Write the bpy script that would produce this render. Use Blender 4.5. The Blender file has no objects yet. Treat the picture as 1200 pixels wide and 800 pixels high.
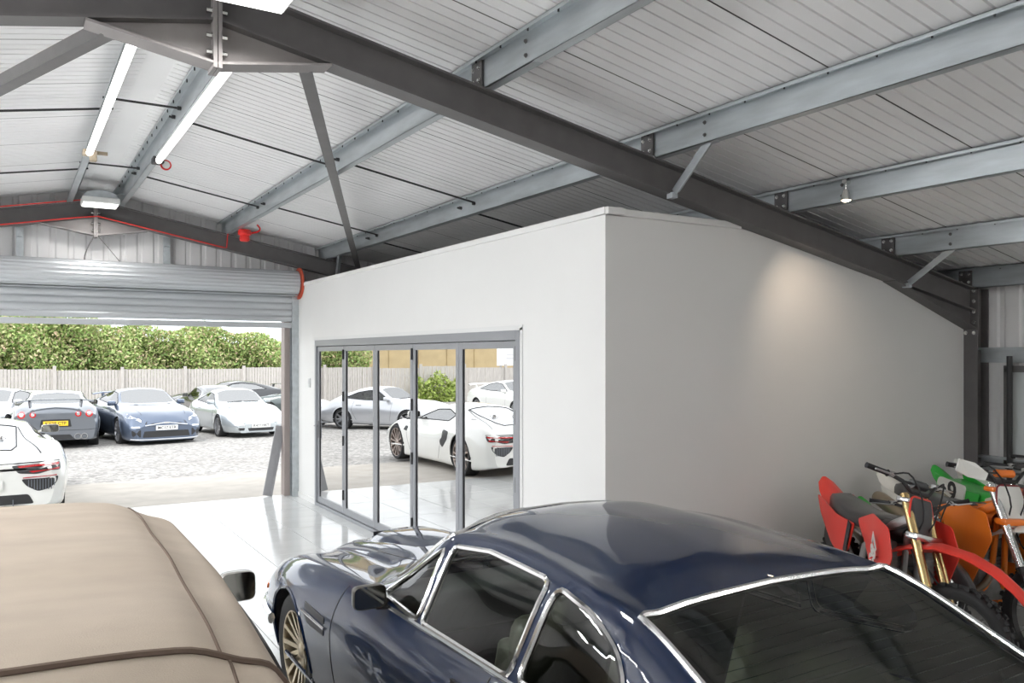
import bpy, bmesh, math, random
import numpy as np
from mathutils import Vector, Matrix, Euler
random.seed(7)
PI = math.pi
S = bpy.context.scene
COL = S.collection

# ---------------------------------------------------------------- camera
cam_d = bpy.data.cameras.new('camera')
cam = bpy.data.objects.new('camera', cam_d)
COL.objects.link(cam)
cam_d.sensor_width = 36.0
cam_d.sensor_fit = 'HORIZONTAL'
cam_d.lens = 975.0 / 1200.0 * 36.0
cam_d.shift_y = 17.0 / 1200.0
cam_d.clip_end = 400
cam.location = (0, 0, 2.0)
cam.rotation_euler = (math.radians(90), 0, math.radians(-31.1))
S.camera = cam

# ---------------------------------------------------------------- world and exposure
S.view_settings.view_transform = 'Standard'
S.view_settings.look = 'None'
S.view_settings.gamma = 1.0
S.view_settings.exposure = 0.0
W = bpy.data.worlds.new('overcast_sky')
S.world = W
W.use_nodes = True
wn = W.node_tree
bg = wn.nodes['Background']
bg.inputs[0].default_value = (0.93, 0.965, 1.0, 1)
bg.inputs[1].default_value = 2.6
sun_d = bpy.data.lights.new('hazy_sun', 'SUN')
sun_d.energy = 1.7
sun_d.angle = math.radians(25)
sun_d.color = (1.0, 0.96, 0.9)
sun = bpy.data.objects.new('hazy_sun', sun_d)
COL.objects.link(sun)
sun.rotation_euler = (math.radians(38), 0, math.radians(-55))

# ---------------------------------------------------------------- helpers
def tag(o, label=None, cat=None, group=None, kind=None):
    if label: o['label'] = label
    if cat: o['category'] = cat
    if group: o['group'] = group
    if kind: o['kind'] = kind
    return o

def thing(name, label, cat, loc=(0, 0, 0), rotz=0.0, group=None, kind=None):
    o = bpy.data.objects.new(name, None)
    o.empty_display_size = 0.1
    COL.objects.link(o)
    o.location = loc
    o.rotation_euler = (0, 0, rotz)
    return tag(o, label, cat, group, kind)

def link(name, me, parent=None, loc=None):
    o = bpy.data.objects.new(name, me)
    COL.objects.link(o)
    if parent is not None: o.parent = parent
    if loc is not None: o.location = loc
    return o

MATS = {}
def mat(name, col, rough=0.5, metal=0.0, coat=0.0, noise=0.0, scale=8.0, bump=0.0, bscale=60.0,
        emit=None, estr=0.0, alpha=1.0, trans=0.0, ior=1.45, spec=0.5, stretch=None, col2=None):
    if name in MATS: return MATS[name]
    m = bpy.data.materials.new(name); m.use_nodes = True
    nt = m.node_tree; p = nt.nodes['Principled BSDF']
    c = (*col, 1) if len(col) == 3 else col
    p.inputs['Base Color'].default_value = c
    p.inputs['Roughness'].default_value = rough
    p.inputs['Metallic'].default_value = metal
    p.inputs['Coat Weight'].default_value = coat
    p.inputs['Coat Roughness'].default_value = 0.03
    p.inputs['IOR'].default_value = ior
    p.inputs['Specular IOR Level'].default_value = spec
    p.inputs['Transmission Weight'].default_value = trans
    p.inputs['Alpha'].default_value = alpha
    if emit:
        p.inputs['Emission Color'].default_value = (*emit, 1)
        p.inputs['Emission Strength'].default_value = estr
    if noise or bump or col2:
        tc = nt.nodes.new('ShaderNodeTexCoord'); mp = nt.nodes.new('ShaderNodeMapping')
        nt.links.new(tc.outputs['Object'], mp.inputs['Vector'])
        if stretch: mp.inputs['Scale'].default_value = stretch
        if noise or col2:
            n = nt.nodes.new('ShaderNodeTexNoise'); n.inputs['Scale'].default_value = scale
            n.inputs['Detail'].default_value = 5
            nt.links.new(mp.outputs[0], n.inputs['Vector'])
            r = nt.nodes.new('ShaderNodeValToRGB')
            a = [max(0, x * (1 - noise)) for x in col]
            b = [min(1, x * (1 + noise)) for x in col] if col2 is None else col2
            r.color_ramp.elements[0].color = (*a, 1); r.color_ramp.elements[0].position = 0.3
            r.color_ramp.elements[1].color = (*b, 1); r.color_ramp.elements[1].position = 0.7
            nt.links.new(n.outputs['Fac'], r.inputs[0])
            nt.links.new(r.outputs[0], p.inputs['Base Color'])
        if bump:
            n2 = nt.nodes.new('ShaderNodeTexNoise'); n2.inputs['Scale'].default_value = bscale
            n2.inputs['Detail'].default_value = 4
            nt.links.new(mp.outputs[0], n2.inputs['Vector'])
            bp = nt.nodes.new('ShaderNodeBump'); bp.inputs['Strength'].default_value = bump
            bp.inputs['Distance'].default_value = 0.01
            nt.links.new(n2.outputs['Fac'], bp.inputs['Height'])
            nt.links.new(bp.outputs[0], p.inputs['Normal'])
    MATS[name] = m
    return m

def thin_glass(name, tint=(0.9, 0.95, 0.93), refl=0.08, rough=0.0):
    """single-sheet glass: clear through, mirror at the angle glass has, plus a constant coated share"""
    if name in MATS: return MATS[name]
    m = bpy.data.materials.new(name); m.use_nodes = True
    nt = m.node_tree
    for n in list(nt.nodes): nt.nodes.remove(n)
    out = nt.nodes.new('ShaderNodeOutputMaterial')
    t = nt.nodes.new('ShaderNodeBsdfTransparent'); t.inputs[0].default_value = (*tint, 1)
    g = nt.nodes.new('ShaderNodeBsdfGlossy'); g.inputs['Roughness'].default_value = rough
    g.inputs[0].default_value = (1, 1, 1, 1)
    f = nt.nodes.new('ShaderNodeFresnel'); f.inputs[0].default_value = 1.5
    mx = nt.nodes.new('ShaderNodeMath'); mx.operation = 'MAXIMUM'; mx.inputs[1].default_value = refl
    nt.links.new(f.outputs[0], mx.inputs[0])
    ms = nt.nodes.new('ShaderNodeMixShader')
    nt.links.new(mx.outputs[0], ms.inputs[0]); nt.links.new(t.outputs[0], ms.inputs[1]); nt.links.new(g.outputs[0], ms.inputs[2])
    nt.links.new(ms.outputs[0], out.inputs[0])
    MATS[name] = m
    return m

class MB:
    """collects shapes and links them as one mesh object"""
    def __init__(self): self.v = []; self.f = []; self.mi = []; self.M = None
    def add(self, vs, fs, mi=0):
        n = len(self.v)
        if self.M is not None: vs = [tuple(self.M @ Vector(p)) for p in vs]
        self.v += [tuple(p) for p in vs]
        self.f += [tuple(i + n for i in f) for f in fs]; self.mi += [mi] * len(fs)
        return self
    def box(self, c, s, rot=None, mi=0):
        x, y, z = s[0] / 2, s[1] / 2, s[2] / 2
        vs = [Vector((a * x, b * y, d * z)) for a in (-1, 1) for b in (-1, 1) for d in (-1, 1)]
        if rot is not None:
            R = rot if isinstance(rot, Matrix) else Euler(rot).to_matrix()
            vs = [R @ p for p in vs]
        vs = [p + Vector(c) for p in vs]
        return self.add(vs, [(0, 1, 3, 2), (4, 6, 7, 5), (0, 4, 5, 1), (2, 3, 7, 6), (0, 2, 6, 4), (1, 5, 7, 3)], mi)
    def cbox(self, c, s, b=0.005, mi=0):
        """box with chamfered edges"""
        bm = bmesh.new(); bmesh.ops.create_cube(bm, size=1)
        for v in bm.verts: v.co = Vector((v.co.x * s[0], v.co.y * s[1], v.co.z * s[2]))
        bmesh.ops.bevel(bm, geom=bm.edges[:], offset=min(b, min(s) * .45), segments=2, affect='EDGES', profile=.5)
        vs = [v.co + Vector(c) for v in bm.verts]; bm.verts.index_update()
        fs = [tuple(v.index for v in f.verts) for f in bm.faces]; bm.free()
        return self.add(vs, fs, mi)
    def bar(self, a, b, w, h, up=(0, 0, 1), mi=0):
        a, b = Vector(a), Vector(b); d = (b - a); L = d.length; d.normalize()
        u = Vector(up); s = d.cross(u)
        if s.length < 1e-4: s = d.cross(Vector((1, 0, 0)))
        s.normalize(); u = s.cross(d)
        vs = []
        for p in (a, b):
            for i, j in ((-1, -1), (1, -1), (1, 1), (-1, 1)): vs.append(p + s * (i * w / 2) + u * (j * h / 2))
        return self.add(vs, [(3, 2, 1, 0), (4, 5, 6, 7), (0, 1, 5, 4), (1, 2, 6, 5), (2, 3, 7, 6), (3, 0, 4, 7)], mi)
    def tube(self, pts, r, n=8, closed=False, caps=True, mi=0, flat=1.0):
        P = [Vector(p) for p in pts]; m = len(P)
        R = r if isinstance(r, (list, tuple)) else [r] * m
        vs = []; fs = []; u = None
        for i in range(m):
            a = P[i - 1] if (i > 0 or closed) else P[i]; b = P[(i + 1) % m] if (i < m - 1 or closed) else P[i]
            d = (b - a)
            if d.length < 1e-9: d = Vector((0, 0, 1))
            d.normalize()
            if u is None:
                u = d.orthogonal().normalized()
                if flat != 1.0:
                    t = Vector((1, 0, 0)); t = t - d * t.dot(d)
                    if t.length > .1: u = t.normalized()
            else:
                u = u - d * u.dot(d)
                u = u.normalized() if u.length > 1e-6 else d.orthogonal().normalized()
            w = d.cross(u)
            for k in range(n):
                t = 2 * PI * k / n
                vs.append(P[i] + u * (math.cos(t) * R[i] * flat) + w * (math.sin(t) * R[i]))
        for i in range(m if closed else m - 1):
            j = (i + 1) % m
            for k in range(n):
                l = (k + 1) % n
                fs.append((i * n + k, i * n + l, j * n + l, j * n + k))
        if caps and not closed:
            fs.append(tuple(reversed(range(n)))); fs.append(tuple(range((m - 1) * n, m * n)))
        return self.add(vs, fs, mi)
    def cyl(self, a, b, r, n=16, mi=0): return self.tube([a, b], r, n, mi=mi)
    def lathe(self, prof, c=(0, 0, 0), axis='x', n=32, mi=0, closed=False):
        """prof: list of (radius, offset along axis)"""
        vs = []; fs = []; m = len(prof)
        for i in range(n):
            t = 2 * PI * i / n; ct, st = math.cos(t), math.sin(t)
            for r, h in prof:
                p = (h, r * ct, r * st) if axis == 'x' else ((r * ct, h, r * st) if axis == 'y' else (r * ct, r * st, h))
                vs.append((p[0] + c[0], p[1] + c[1], p[2] + c[2]))
        for i in range(n):
            j = (i + 1) % n
            for k in range(m if closed else m - 1):
                l = (k + 1) % m
                fs.append((i * m + k, i * m + l, j * m + l, j * m + k))
        return self.add(vs, fs, mi)
    def prism(self, poly, a, b, axis='x', mi=0):
        """2d polygon extruded from a to b along the axis"""
        n = len(poly)
        def P(p, h): return (h, p[0], p[1]) if axis == 'x' else ((p[0], h, p[1]) if axis == 'y' else (p[0], p[1], h))
        vs = [P(p, a) for p in poly] + [P(p, b) for p in poly]
        fs = [tuple(reversed(range(n))), tuple(range(n, 2 * n))] + [(i, (i + 1) % n, n + (i + 1) % n, n + i) for i in range(n)]
        return self.add(vs, fs, mi)
    def grid(self, rows, mi=0, closed_u=False):
        m = len(rows); n = len(rows[0]); vs = [p for r in rows for p in r]; fs = []
        for i in range(m if closed_u else m - 1):
            for k in range(n - 1):
                j = (i + 1) % m
                fs.append((i * n + k, i * n + k + 1, j * n + k + 1, j * n + k))
        return self.add(vs, fs, mi)
    def mesh(self, name, mats, smooth=False, fix=True):
        me = bpy.data.meshes.new(name); me.from_pydata(self.v, [], self.f)
        for m in (mats if isinstance(mats, (list, tuple)) else [mats]): me.materials.append(m)
        for p, k in zip(me.polygons, self.mi): p.material_index = k
        if fix:
            bm = bmesh.new(); bm.from_mesh(me)
            bmesh.ops.recalc_face_normals(bm, faces=bm.faces[:]); bm.to_mesh(me); bm.free()
        if smooth:
            me.shade_smooth()
            if smooth != 'all': me.set_sharp_from_angle(angle=math.radians(smooth if smooth is not True else 40))
        me.update()
        return me
    def build(self, name, mats, parent=None, smooth=False, loc=None, fix=True, **kw):
        o = link(name, self.mesh(name, mats, smooth, fix), parent, loc)
        return tag(o, **kw) if kw else o

def text(s, name, size, m, parent, M, extrude=0.0005, bold=0.0, align='CENTER'):
    cu = bpy.data.curves.new(name, 'FONT'); cu.body = s; cu.size = size; cu.align_x = align; cu.align_y = 'CENTER'
    cu.extrude = extrude; cu.offset = bold; cu.resolution_u = 3
    tmp = bpy.data.objects.new(name, cu); COL.objects.link(tmp)
    dg = bpy.context.evaluated_depsgraph_get()
    me = bpy.data.meshes.new_from_object(tmp.evaluated_get(dg)); bpy.data.objects.remove(tmp)
    me.materials.clear(); me.materials.append(m)
    me.transform(M)
    return link(name, me, parent)

def copy_tree(o, parent=None):
    c = o.copy(); COL.objects.link(c)
    if parent is not None: c.parent = parent
    for ch in o.children: copy_tree(ch, c)
    return c

def pchip(keys):
    """monotone cubic through (x, y) keys"""
    keys = sorted(keys); x = np.array([k[0] for k in keys], float); y = np.array([k[1] for k in keys], float)
    if len(x) == 1: return lambda t: float(y[0])
    h = np.diff(x); d = np.diff(y) / h; m = np.zeros(len(x))
    for i in range(1, len(x) - 1):
        if d[i - 1] * d[i] > 0:
            w1 = 2 * h[i] + h[i - 1]; w2 = h[i] + 2 * h[i - 1]; m[i] = (w1 + w2) / (w1 / d[i - 1] + w2 / d[i])
    m[0] = d[0]; m[-1] = d[-1]
    def f(t):
        t = min(max(t, x[0]), x[-1]); i = min(max(int(np.searchsorted(x, t)) - 1, 0), len(h) - 1)
        s = (t - x[i]) / h[i]
        return float(y[i] * (1 + 2 * s) * (1 - s) ** 2 + h[i] * m[i] * s * (1 - s) ** 2 + y[i + 1] * s * s * (3 - 2 * s) + h[i] * m[i + 1] * s * s * (s - 1))
    return f

def crom(pts, n):
    """n points along a centripetal-like smooth curve through pts"""
    P = [Vector(p) for p in pts]; out = []
    segs = len(P) - 1
    for k in range(n):
        t = k / (n - 1) * segs; i = min(int(t), segs - 1); s = t - i
        p0 = P[max(i - 1, 0)]; p1 = P[i]; p2 = P[i + 1]; p3 = P[min(i + 2, segs)]
        L = (p2 - p1).length
        m1 = (p2 - p0); m2 = (p3 - p1)
        m1 = m1 * (L / max(m1.length, 1e-6)); m2 = m2 * (L / max(m2.length, 1e-6))
        out.append(p1 * (2 * s ** 3 - 3 * s * s + 1) + m1 * (s ** 3 - 2 * s * s + s) + p2 * (-2 * s ** 3 + 3 * s * s) + m2 * (s ** 3 - s * s))
    return out
# ---------------------------------------------------------------- materials of the building
M_white = mat('white_wall_paint', (0.765, 0.76, 0.745), 0.55, noise=0.015, scale=1.5, bump=0.05, bscale=140)
M_ceil = mat('white_liner_sheet', (0.89, 0.885, 0.885), 0.42, noise=0.02, scale=2.0)
M_ceilgap = mat('liner_sheet_joint', (0.16, 0.15, 0.15), 0.6)
M_steel = mat('grey_painted_steel', (0.125, 0.118, 0.118), 0.45, noise=0.08, scale=9.0, bump=0.03, bscale=80)
M_steel2 = mat('grey_steel_floor_lit', (0.27, 0.25, 0.245), 0.5, noise=0.06, scale=9.0)  # same grey paint, lightened for floor light caught on the undersides
M_galv = mat('galvanised_steel', (0.50, 0.535, 0.555), 0.36, metal=0.65, noise=0.12, scale=5.0, stretch=(3, .5, 3))
M_bolt = mat('zinc_bolt', (0.75, 0.75, 0.73), 0.25, metal=1.0)
M_shut = mat('roller_shutter_lath', (0.55, 0.57, 0.59), 0.38, metal=0.55, noise=0.07, scale=3.0, stretch=(.4, 3, 3))
M_alu = mat('grey_powder_coat', (0.30, 0.31, 0.33), 0.35, metal=0.2)
M_blk = mat('black_rubber', (0.018, 0.018, 0.02), 0.6)
M_dark = mat('dark_plastic', (0.03, 0.03, 0.032), 0.45)
M_red = mat('alarm_red', (0.75, 0.03, 0.025), 0.35)
M_clad = mat('white_wall_cladding', (0.74, 0.73, 0.73), 0.5, noise=0.03, scale=2.0)
M_lamp = mat('lamp_lens', (1, 1, 1), 0.4, emit=(1, 0.98, 0.95), estr=2.0)
M_lampbody = mat('lamp_body', (0.78, 0.78, 0.76), 0.4)
M_tube = mat('batten_diffuser', (0.90, 0.90, 0.90), 0.3, emit=(1, 0.985, 0.96), estr=2.5)
M_tube2 = mat('fill_tube_warm', (0.90, 0.90, 0.90), 0.3, emit=(1, 0.97, 0.93), estr=32.0)  # glow of the added fill tubes behind the camera
M_tube3 = mat('fill_tube_cool', (0.90, 0.90, 0.90), 0.3, emit=(0.97, 0.985, 1), estr=75.0)  # glow of the added fill tubes on the unseen side purlins
M_tile = mat('pale_porcelain_tile', (0.66, 0.67, 0.665), 0.13, noise=0.05, scale=1.3, stretch=(1, 3.5, 1), bump=0.05, bscale=5)
M_grout = mat('grey_grout', (0.40, 0.40, 0.395), 0.8)
M_mirror = thin_glass('coated_glass', (0.22, 0.23, 0.22), 0.80)
M_conc = mat('pale_concrete', (0.42, 0.39, 0.35), 0.85, noise=0.10, scale=3.0, bump=0.2, bscale=120)

RX = 0.92                      # ridge line
def roof(x): return 4.13 - 0.19 * abs(x - RX)
def raf(x): return 3.955 - 0.19 * abs(x - RX)      # rafter top
GY = 11.9                      # inner face of the gable
X0, X1, Y0 = -6.1, 8.05, -7.0
SL = math.atan(0.19)

def slab(name, lo, hi, m, kind='structure', parent=None):
    c = [(a + b) / 2 for a, b in zip(lo, hi)]; s = [b - a for a, b in zip(lo, hi)]
    o = MB().box(c, s).build(name, m, parent)
    if kind: o['kind'] = kind
    return o

# ---------------------------------------------------------------- floor and its tiles
floor = slab('floor', (X0, Y0, -0.25), (X1 + .1, GY + .1, -0.006), M_grout)
TW, TL = 0.6, 1.2
tx0, ty0 = 2.17 - 14 * TW, GY + .08 - 16 * TL
tile_me = MB().cbox((0, 0, 0), (TW - .006, TL - .006, .012), .0015).mesh('tile', M_tile)
tiles = []
for i in range(23):
    for j in range(16):
        cx, cy = tx0 + (i + .5) * TW, ty0 + (j + .5) * TL
        if cx < X0 or cx > X1 - .1: continue
        d = math.hypot(cx - 1.6, cy - 8.0)
        tiles.append((d, cx, cy))
tiles.sort()
for k, (d, cx, cy) in enumerate(tiles[:290]):
    o = link('tile', tile_me, floor, (cx, cy, -0.006 + random.uniform(-.0006, .0006)))
rest = MB()
for d, cx, cy in tiles[290:]: rest.box((cx, cy, -.006), (TW - .006, TL - .006, .012))
rest.build('tile_field', M_tile, floor)['kind'] = 'stuff'

# ---------------------------------------------------------------- outside ground
def gz(y): return -0.02 if y < 12.1 else (-0.02 - 0.017 * (y - 12.1) if y < 26 else -0.256 - 0.012 * (y - 26))
M_grav = bpy.data.materials.new('pale_gravel'); M_grav.use_nodes = True
nt = M_grav.node_tree; p = nt.nodes['Principled BSDF']; p.inputs['Roughness'].default_value = 0.9
tc = nt.nodes.new('ShaderNodeTexCoord')
vo = nt.nodes.new('ShaderNodeTexVoronoi'); vo.inputs['Scale'].default_value = 16
nz = nt.nodes.new('ShaderNodeTexNoise'); nz.inputs['Scale'].default_value = 0.55; nz.inputs['Detail'].default_value = 8
cr = nt.nodes.new('ShaderNodeValToRGB')
cr.color_ramp.elements[0].color = (0.22, 0.212, 0.205, 1); cr.color_ramp.elements[1].color = (0.47, 0.455, 0.43, 1)
mxc = nt.nodes.new('ShaderNodeMix'); mxc.data_type = 'RGBA'; mxc.blend_type = 'MULTIPLY'; mxc.inputs[0].default_value = 0.5
nt.links.new(tc.outputs['Object'], vo.inputs['Vector']); nt.links.new(tc.outputs['Object'], nz.inputs['Vector'])
sp = nt.nodes.new('ShaderNodeSeparateColor'); nt.links.new(vo.outputs['Color'], sp.inputs[0])
nt.links.new(sp.outputs[0], cr.inputs[0])
r2 = nt.nodes.new('ShaderNodeValToRGB'); r2.color_ramp.elements[0].position = .35; r2.color_ramp.elements[1].position = .65
r2.color_ramp.elements[0].color = (.72, .70, .68, 1); r2.color_ramp.elements[1].color = (1, 1, 1, 1)
nt.links.new(nz.outputs[0], r2.inputs[0])
nt.links.new(cr.outputs[0], mxc.inputs[6]); nt.links.new(r2.outputs[0], mxc.inputs[7])
nt.links.new(mxc.outputs[2], p.inputs['Base Color'])
bp = nt.nodes.new('ShaderNodeBump'); bp.inputs['Strength'].default_value = .6; bp.inputs['Distance'].default_value = .02
nt.links.new(vo.outputs['Distance'], bp.inputs['Height']); nt.links.new(bp.outputs[0], p.inputs['Normal'])
ys = [GY + .1] + [12.1 + k for k in range(0, 34)] + [60, 120]
rows = [[(x, y, gz(y) + (0.02 * math.sin(x * 1.3 + y) * math.sin(y * .9) if y > 15.6 and abs(x) < 40 else 0)) for x in [-90] + [-40 + 2 * k for k in range(41)] + [90]] for y in ys]
MB().grid(rows).build('ground_gravel', M_grav, smooth=True, kind='structure')
# outside the other walls, the yard goes on
MB().add([(-90, -60, -.27), (90, -60, -.27), (90, GY + .1, -.27), (-90, GY + .1, -.27)], [(0, 1, 2, 3)]).build('ground_yard', M_grav, kind='structure')
ap = MB(); rows = []
for y in [GY + .1, 12.6, 13.4, 14.2, 15.0]:
    rows.append([(x, y, gz(y) + .012) for x in (-7, -2, 3, 9)])
rows.append([(x, 15.35 + .12 * math.sin(x * 1.7), gz(15.4) - .02) for x in (-7, -2, 3, 9)])
ap.grid(rows).build('ground_apron', M_conc, kind='structure')

# ---------------------------------------------------------------- roof liner: metre-wide panels with narrow grooves down the slope
ceil = thing('ceiling', 'ribbed white sheet roof lining', None, kind='structure')
def panel_mesh(sgn):
    mb = MB(); L = (X1 - RX) if sgn > 0 else (RX - X0)
    # profile along y: eight flats 0.1 wide, grooves 12 mm wide and 14 mm deep between, open joint at the end
    prof = []
    for k in range(10):
        a = k * .1
        prof += [(a + .007, 0), (a + .093, 0)] if k < 9 else [(a + .007, 0), (a + .096, 0)]
        if k < 9: prof += [(a + .095, .016), (a + .104, .016)]
    r0 = [(0, y, z) for y, z in prof]
    r1 = [(sgn * L, y, z - .19 * L) for y, z in prof]
    mb.grid([r0, r1])
    return mb.mesh('roof_panel', M_ceil)
for sgn in (-1, 1):
    me = panel_mesh(sgn)
    for k in range(19):
        link('roof_panel', me, ceil, (RX, Y0 + k * 1.0, roof(RX)))
rd = MB()     # insulated core above the liner sheets: closes the grooves and joints
for sgn, xe in ((-1, X0 - .1), (1, X1 + .1)):
    rd.add([(RX, Y0 - .1, 4.152), (RX, GY + .1, 4.152), (xe, GY + .1, 4.152 - .19 * abs(xe - RX)), (xe, Y0 - .1, 4.152 - .19 * abs(xe - RX)),
            (RX, Y0 - .1, 4.3), (RX, GY + .1, 4.3), (xe, GY + .1, 4.3 - .19 * abs(xe - RX)), (xe, Y0 - .1, 4.3 - .19 * abs(xe - RX))],
           [(0, 1, 2, 3), (4, 7, 6, 5), (0, 4, 5, 1), (1, 5, 6, 2), (2, 6, 7, 3), (3, 7, 4, 0)])
rd.build('roof_core', M_ceilgap, ceil)
MB().bar((RX, Y0, 4.118), (RX, GY, 4.118), .34, .012).build('ridge_flashing', M_ceil, ceil)

# ---------------------------------------------------------------- side and back walls
def clad(name, pts_fn, u0, u1, fixed, axis, z0, z1fn, th=.1, holes=()):
    """vertical trapezoid cladding, built in strips; openings in holes = (u0, u1, ztop)"""
    mb = MB(); step = .2; n = int(round((u1 - u0) / step))
    for k in range(n):
        a = u0 + k * step; b = min(a + step, u1)
        zb = z0
        for h in holes:
            if a >= h[0] - 1e-6 and b <= h[1] + 1e-6: zb = h[2]
        prof = [(a, 0), (a + .12, 0), (a + .14, .018), (b - .02, .018), (b, 0)]
        for (p, q) in zip(prof[:-1], prof[1:]):
            v = []
            for (u, o) in (p, q):
                zt = z1fn(u)
                for z in (zb, zt):
                    v.append((u, fixed + o, z) if axis == 'x' else (fixed + o, u, z))
            mb.add(v, [(0, 1, 3, 2)])
        # backing core
        for z0_, z1_ in ((zb, min(z1fn(a), z1fn(b))),):
            c = ((a + b) / 2, fixed + .03 + th / 2, (z0_ + z1_) / 2) if axis == 'x' else (fixed + .03 + th / 2, (a + b) / 2, (z0_ + z1_) / 2)
            s = (step, th, z1_ - z0_) if axis == 'x' else (th, step, z1_ - z0_)
            mb.box(c, s)
    return mb.build(name, M_clad, kind='structure')
clad('wall_gable', None, X0, X1, GY, 'x', -.2, lambda u: roof(u) + .05, holes=((-1.5, 3.5, 2.95),))
clad('wall_right', None, Y0, GY, X1, 'y', -.2, lambda u: roof(X1) + .03)
# the unseen wall opposite has an opening added to let daylight in
def flip(o, axis, c):
    for v in o.data.vertices:
        v.co[axis] = 2 * c - v.co[axis]
    o.data.flip_normals()
flip(clad('wall_left', None, Y0, GY, X0, 'y', -.2, lambda u: roof(X0) + .03, holes=((2.2, 11.2, 2.8),)), 0, X0)
flip(clad('wall_back', None, X0, X1, Y0, 'x', -.2, lambda u: roof(u) + .05, ), 1, Y0)

# ---------------------------------------------------------------- office box: partition walls
BX, BY, BH = 3.53, 4.60, 3.03
D0, D1, DH = 5.72, 10.98, 2.21          # bifold opening
pw = MB()
pw.box((BX + .06, (BY + D0) / 2, (DH) / 2), (.12, D0 - BY, DH))
pw.box((BX + .06, (D1 + GY) / 2, DH / 2), (.12, GY - D1, DH))
pw.box((BX + .06, (BY + GY) / 2, (DH + BH - .05) / 2), (.12, GY - BY, BH - .05 - DH))
pw.build('wall_office_side', M_white, kind='structure')
cp = MB(); cp.cbox((BX + .06, (BY + GY) / 2 - .02, BH - .025), (.15, GY - BY + .06, .05), .006)
cp.build('trim_1', M_white, kind='structure')
# the face towards the bikes: level at first, then cut to the rafter
def wtop(x): return min(BH - .05, raf(x) - .215 - (.13 * max(0, x - 6.6)))
xs = [BX + .12, 4.3, 4.6, 4.75, 4.9, 5.5, 6.2, 6.6, 7.2, 7.84]
v = []; f = []
for x in xs:
    for y in (BY, BY + .12): v += [(x, y, 0), (x, y, wtop(x))]
for i in range(len(xs) - 1):
    a, b = 4 * i, 4 * i + 4
    f += [(a, b, b + 1, a + 1), (a + 2, a + 3, b + 3, b + 2), (a + 1, b + 1, b + 3, a + 3), (a, a + 2, b + 2, b)]
f += [(0, 1, 3, 2), (4 * (len(xs) - 1), 4 * len(xs) - 2, 4 * len(xs) - 1, 4 * len(xs) - 3)]
MB().add(v, f).build('wall_office_front', M_white, kind='structure')
cp = MB(); cp.cbox(((BX + 4.83) / 2 - .01, BY + .055, BH - .025), (4.83 - BX + .03, .15, .05), .006)
cp.build('trim_2', M_white, kind='structure')
slab('ceiling_office', (BX + .1, BY + .1, BH - .14), (5.0, GY, BH - .06), M_white)
slab('baseboard_office', (BX - .012, D1 + .03, 0), (BX, GY - .02, .07), M_white)
slab('floor_office', (BX + .13, BY + .13, .001), (7.9, GY - .02, .012), mat('office_carpet', (.12, .12, .125), .9))
light_switch = MB().cbox((BX - .008, 11.23, 1.63), (.016, .085, .125), .004).cbox((BX - .018, 11.23, 1.64), (.01, .03, .05), .002)
o = light_switch.build('light_switch', mat('switch_plastic', (.62, .63, .63), .4))
tag(o, 'small grey switch plate on white wall beside the folding glass doors', 'switch')

# ---------------------------------------------------------------- bifold doors
door = thing('door_1', 'grey aluminium five leaf folding glass door', None, kind='structure')
fr = MB()
for (y, w) in ((D0 + .03, .06), (D1 - .03, .06)): fr.cbox((BX + .04, y, DH / 2), (.11, w, DH), .004)
fr.cbox((BX + .04, (D0 + D1) / 2, DH - .04), (.11, D1 - D0 - .12, .08), .004)
fr.cbox((BX + .04, (D0 + D1) / 2, .02), (.11, D1 - D0 - .12, .04), .004)
fr.build('door_frame', M_alu, door)
edge = MB()
for y in (D0 - .02, D1 + .02): edge.box((BX - .004, y, DH / 2 + .01), (.008, .04, DH + .02))
edge.box((BX - .004, (D0 + D1) / 2, DH + .02), (.008, D1 - D0 + .08, .04))
edge.build('door_reveal', mat('plaster_bead', (.72, .72, .71), .6), door)
LW = (D1 - D0 - .12) / 5
for k in range(5):
    y0 = D0 + .06 + k * LW; y1 = y0 + LW; z0, z1 = .045, DH - .085
    lf = MB()
    st = .062
    for y in (y0 + st / 2 + .003, y1 - st / 2 - .003): lf.cbox((BX + .035, y, (z0 + z1) / 2), (.062, st, z1 - z0), .006)
    lf.cbox((BX + .035, (y0 + y1) / 2, z1 - st / 2), (.06, LW - 2 * st, st), .004)
    lf.cbox((BX + .035, (y0 + y1) / 2, z0 + .04), (.06, LW - 2 * st, .08), .004)
    leaf = lf.build('door_leaf', M_alu, door)
    MB().box((BX + .024, (y0 + y1) / 2, (z0 + z1) / 2 + .01), (.006, LW - 2 * st + .006, z1 - z0 - .12)).build('glass_pane', M_mirror, leaf)
    gk = MB()
    for y in (y0 + st + .006, y1 - st - .006): gk.box((BX + .022, y, (z0 + z1) / 2), (.016, .012, z1 - z0 - .13))
    gk.build('black_gasket', M_blk, leaf)
    hg = MB()
    ed = y0 if k % 2 == 0 else y1
    for z in (.28, .95, 1.5, 2.02):
        if k in (1, 3) or (k == 0): hg.cyl((BX - .002, ed, z - .06), (BX - .002, ed, z + .06), .013, 8)
    if hg.v: hg.build('hinge', M_blk, leaf)
hd = MB().cbox((BX + 0, D1 - .10, 1.02), (.012, .035, .24), .004).tube([(BX - .0, D1 - .1, 1.07), (BX - .05, D1 - .1, 1.07), (BX - .055, D1 - .23, 1.07)], .009, 8)
hd.build('door_handle', mat('handle_steel', (.25, .25, .27), .3, metal=.9), door, smooth=True)

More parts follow.
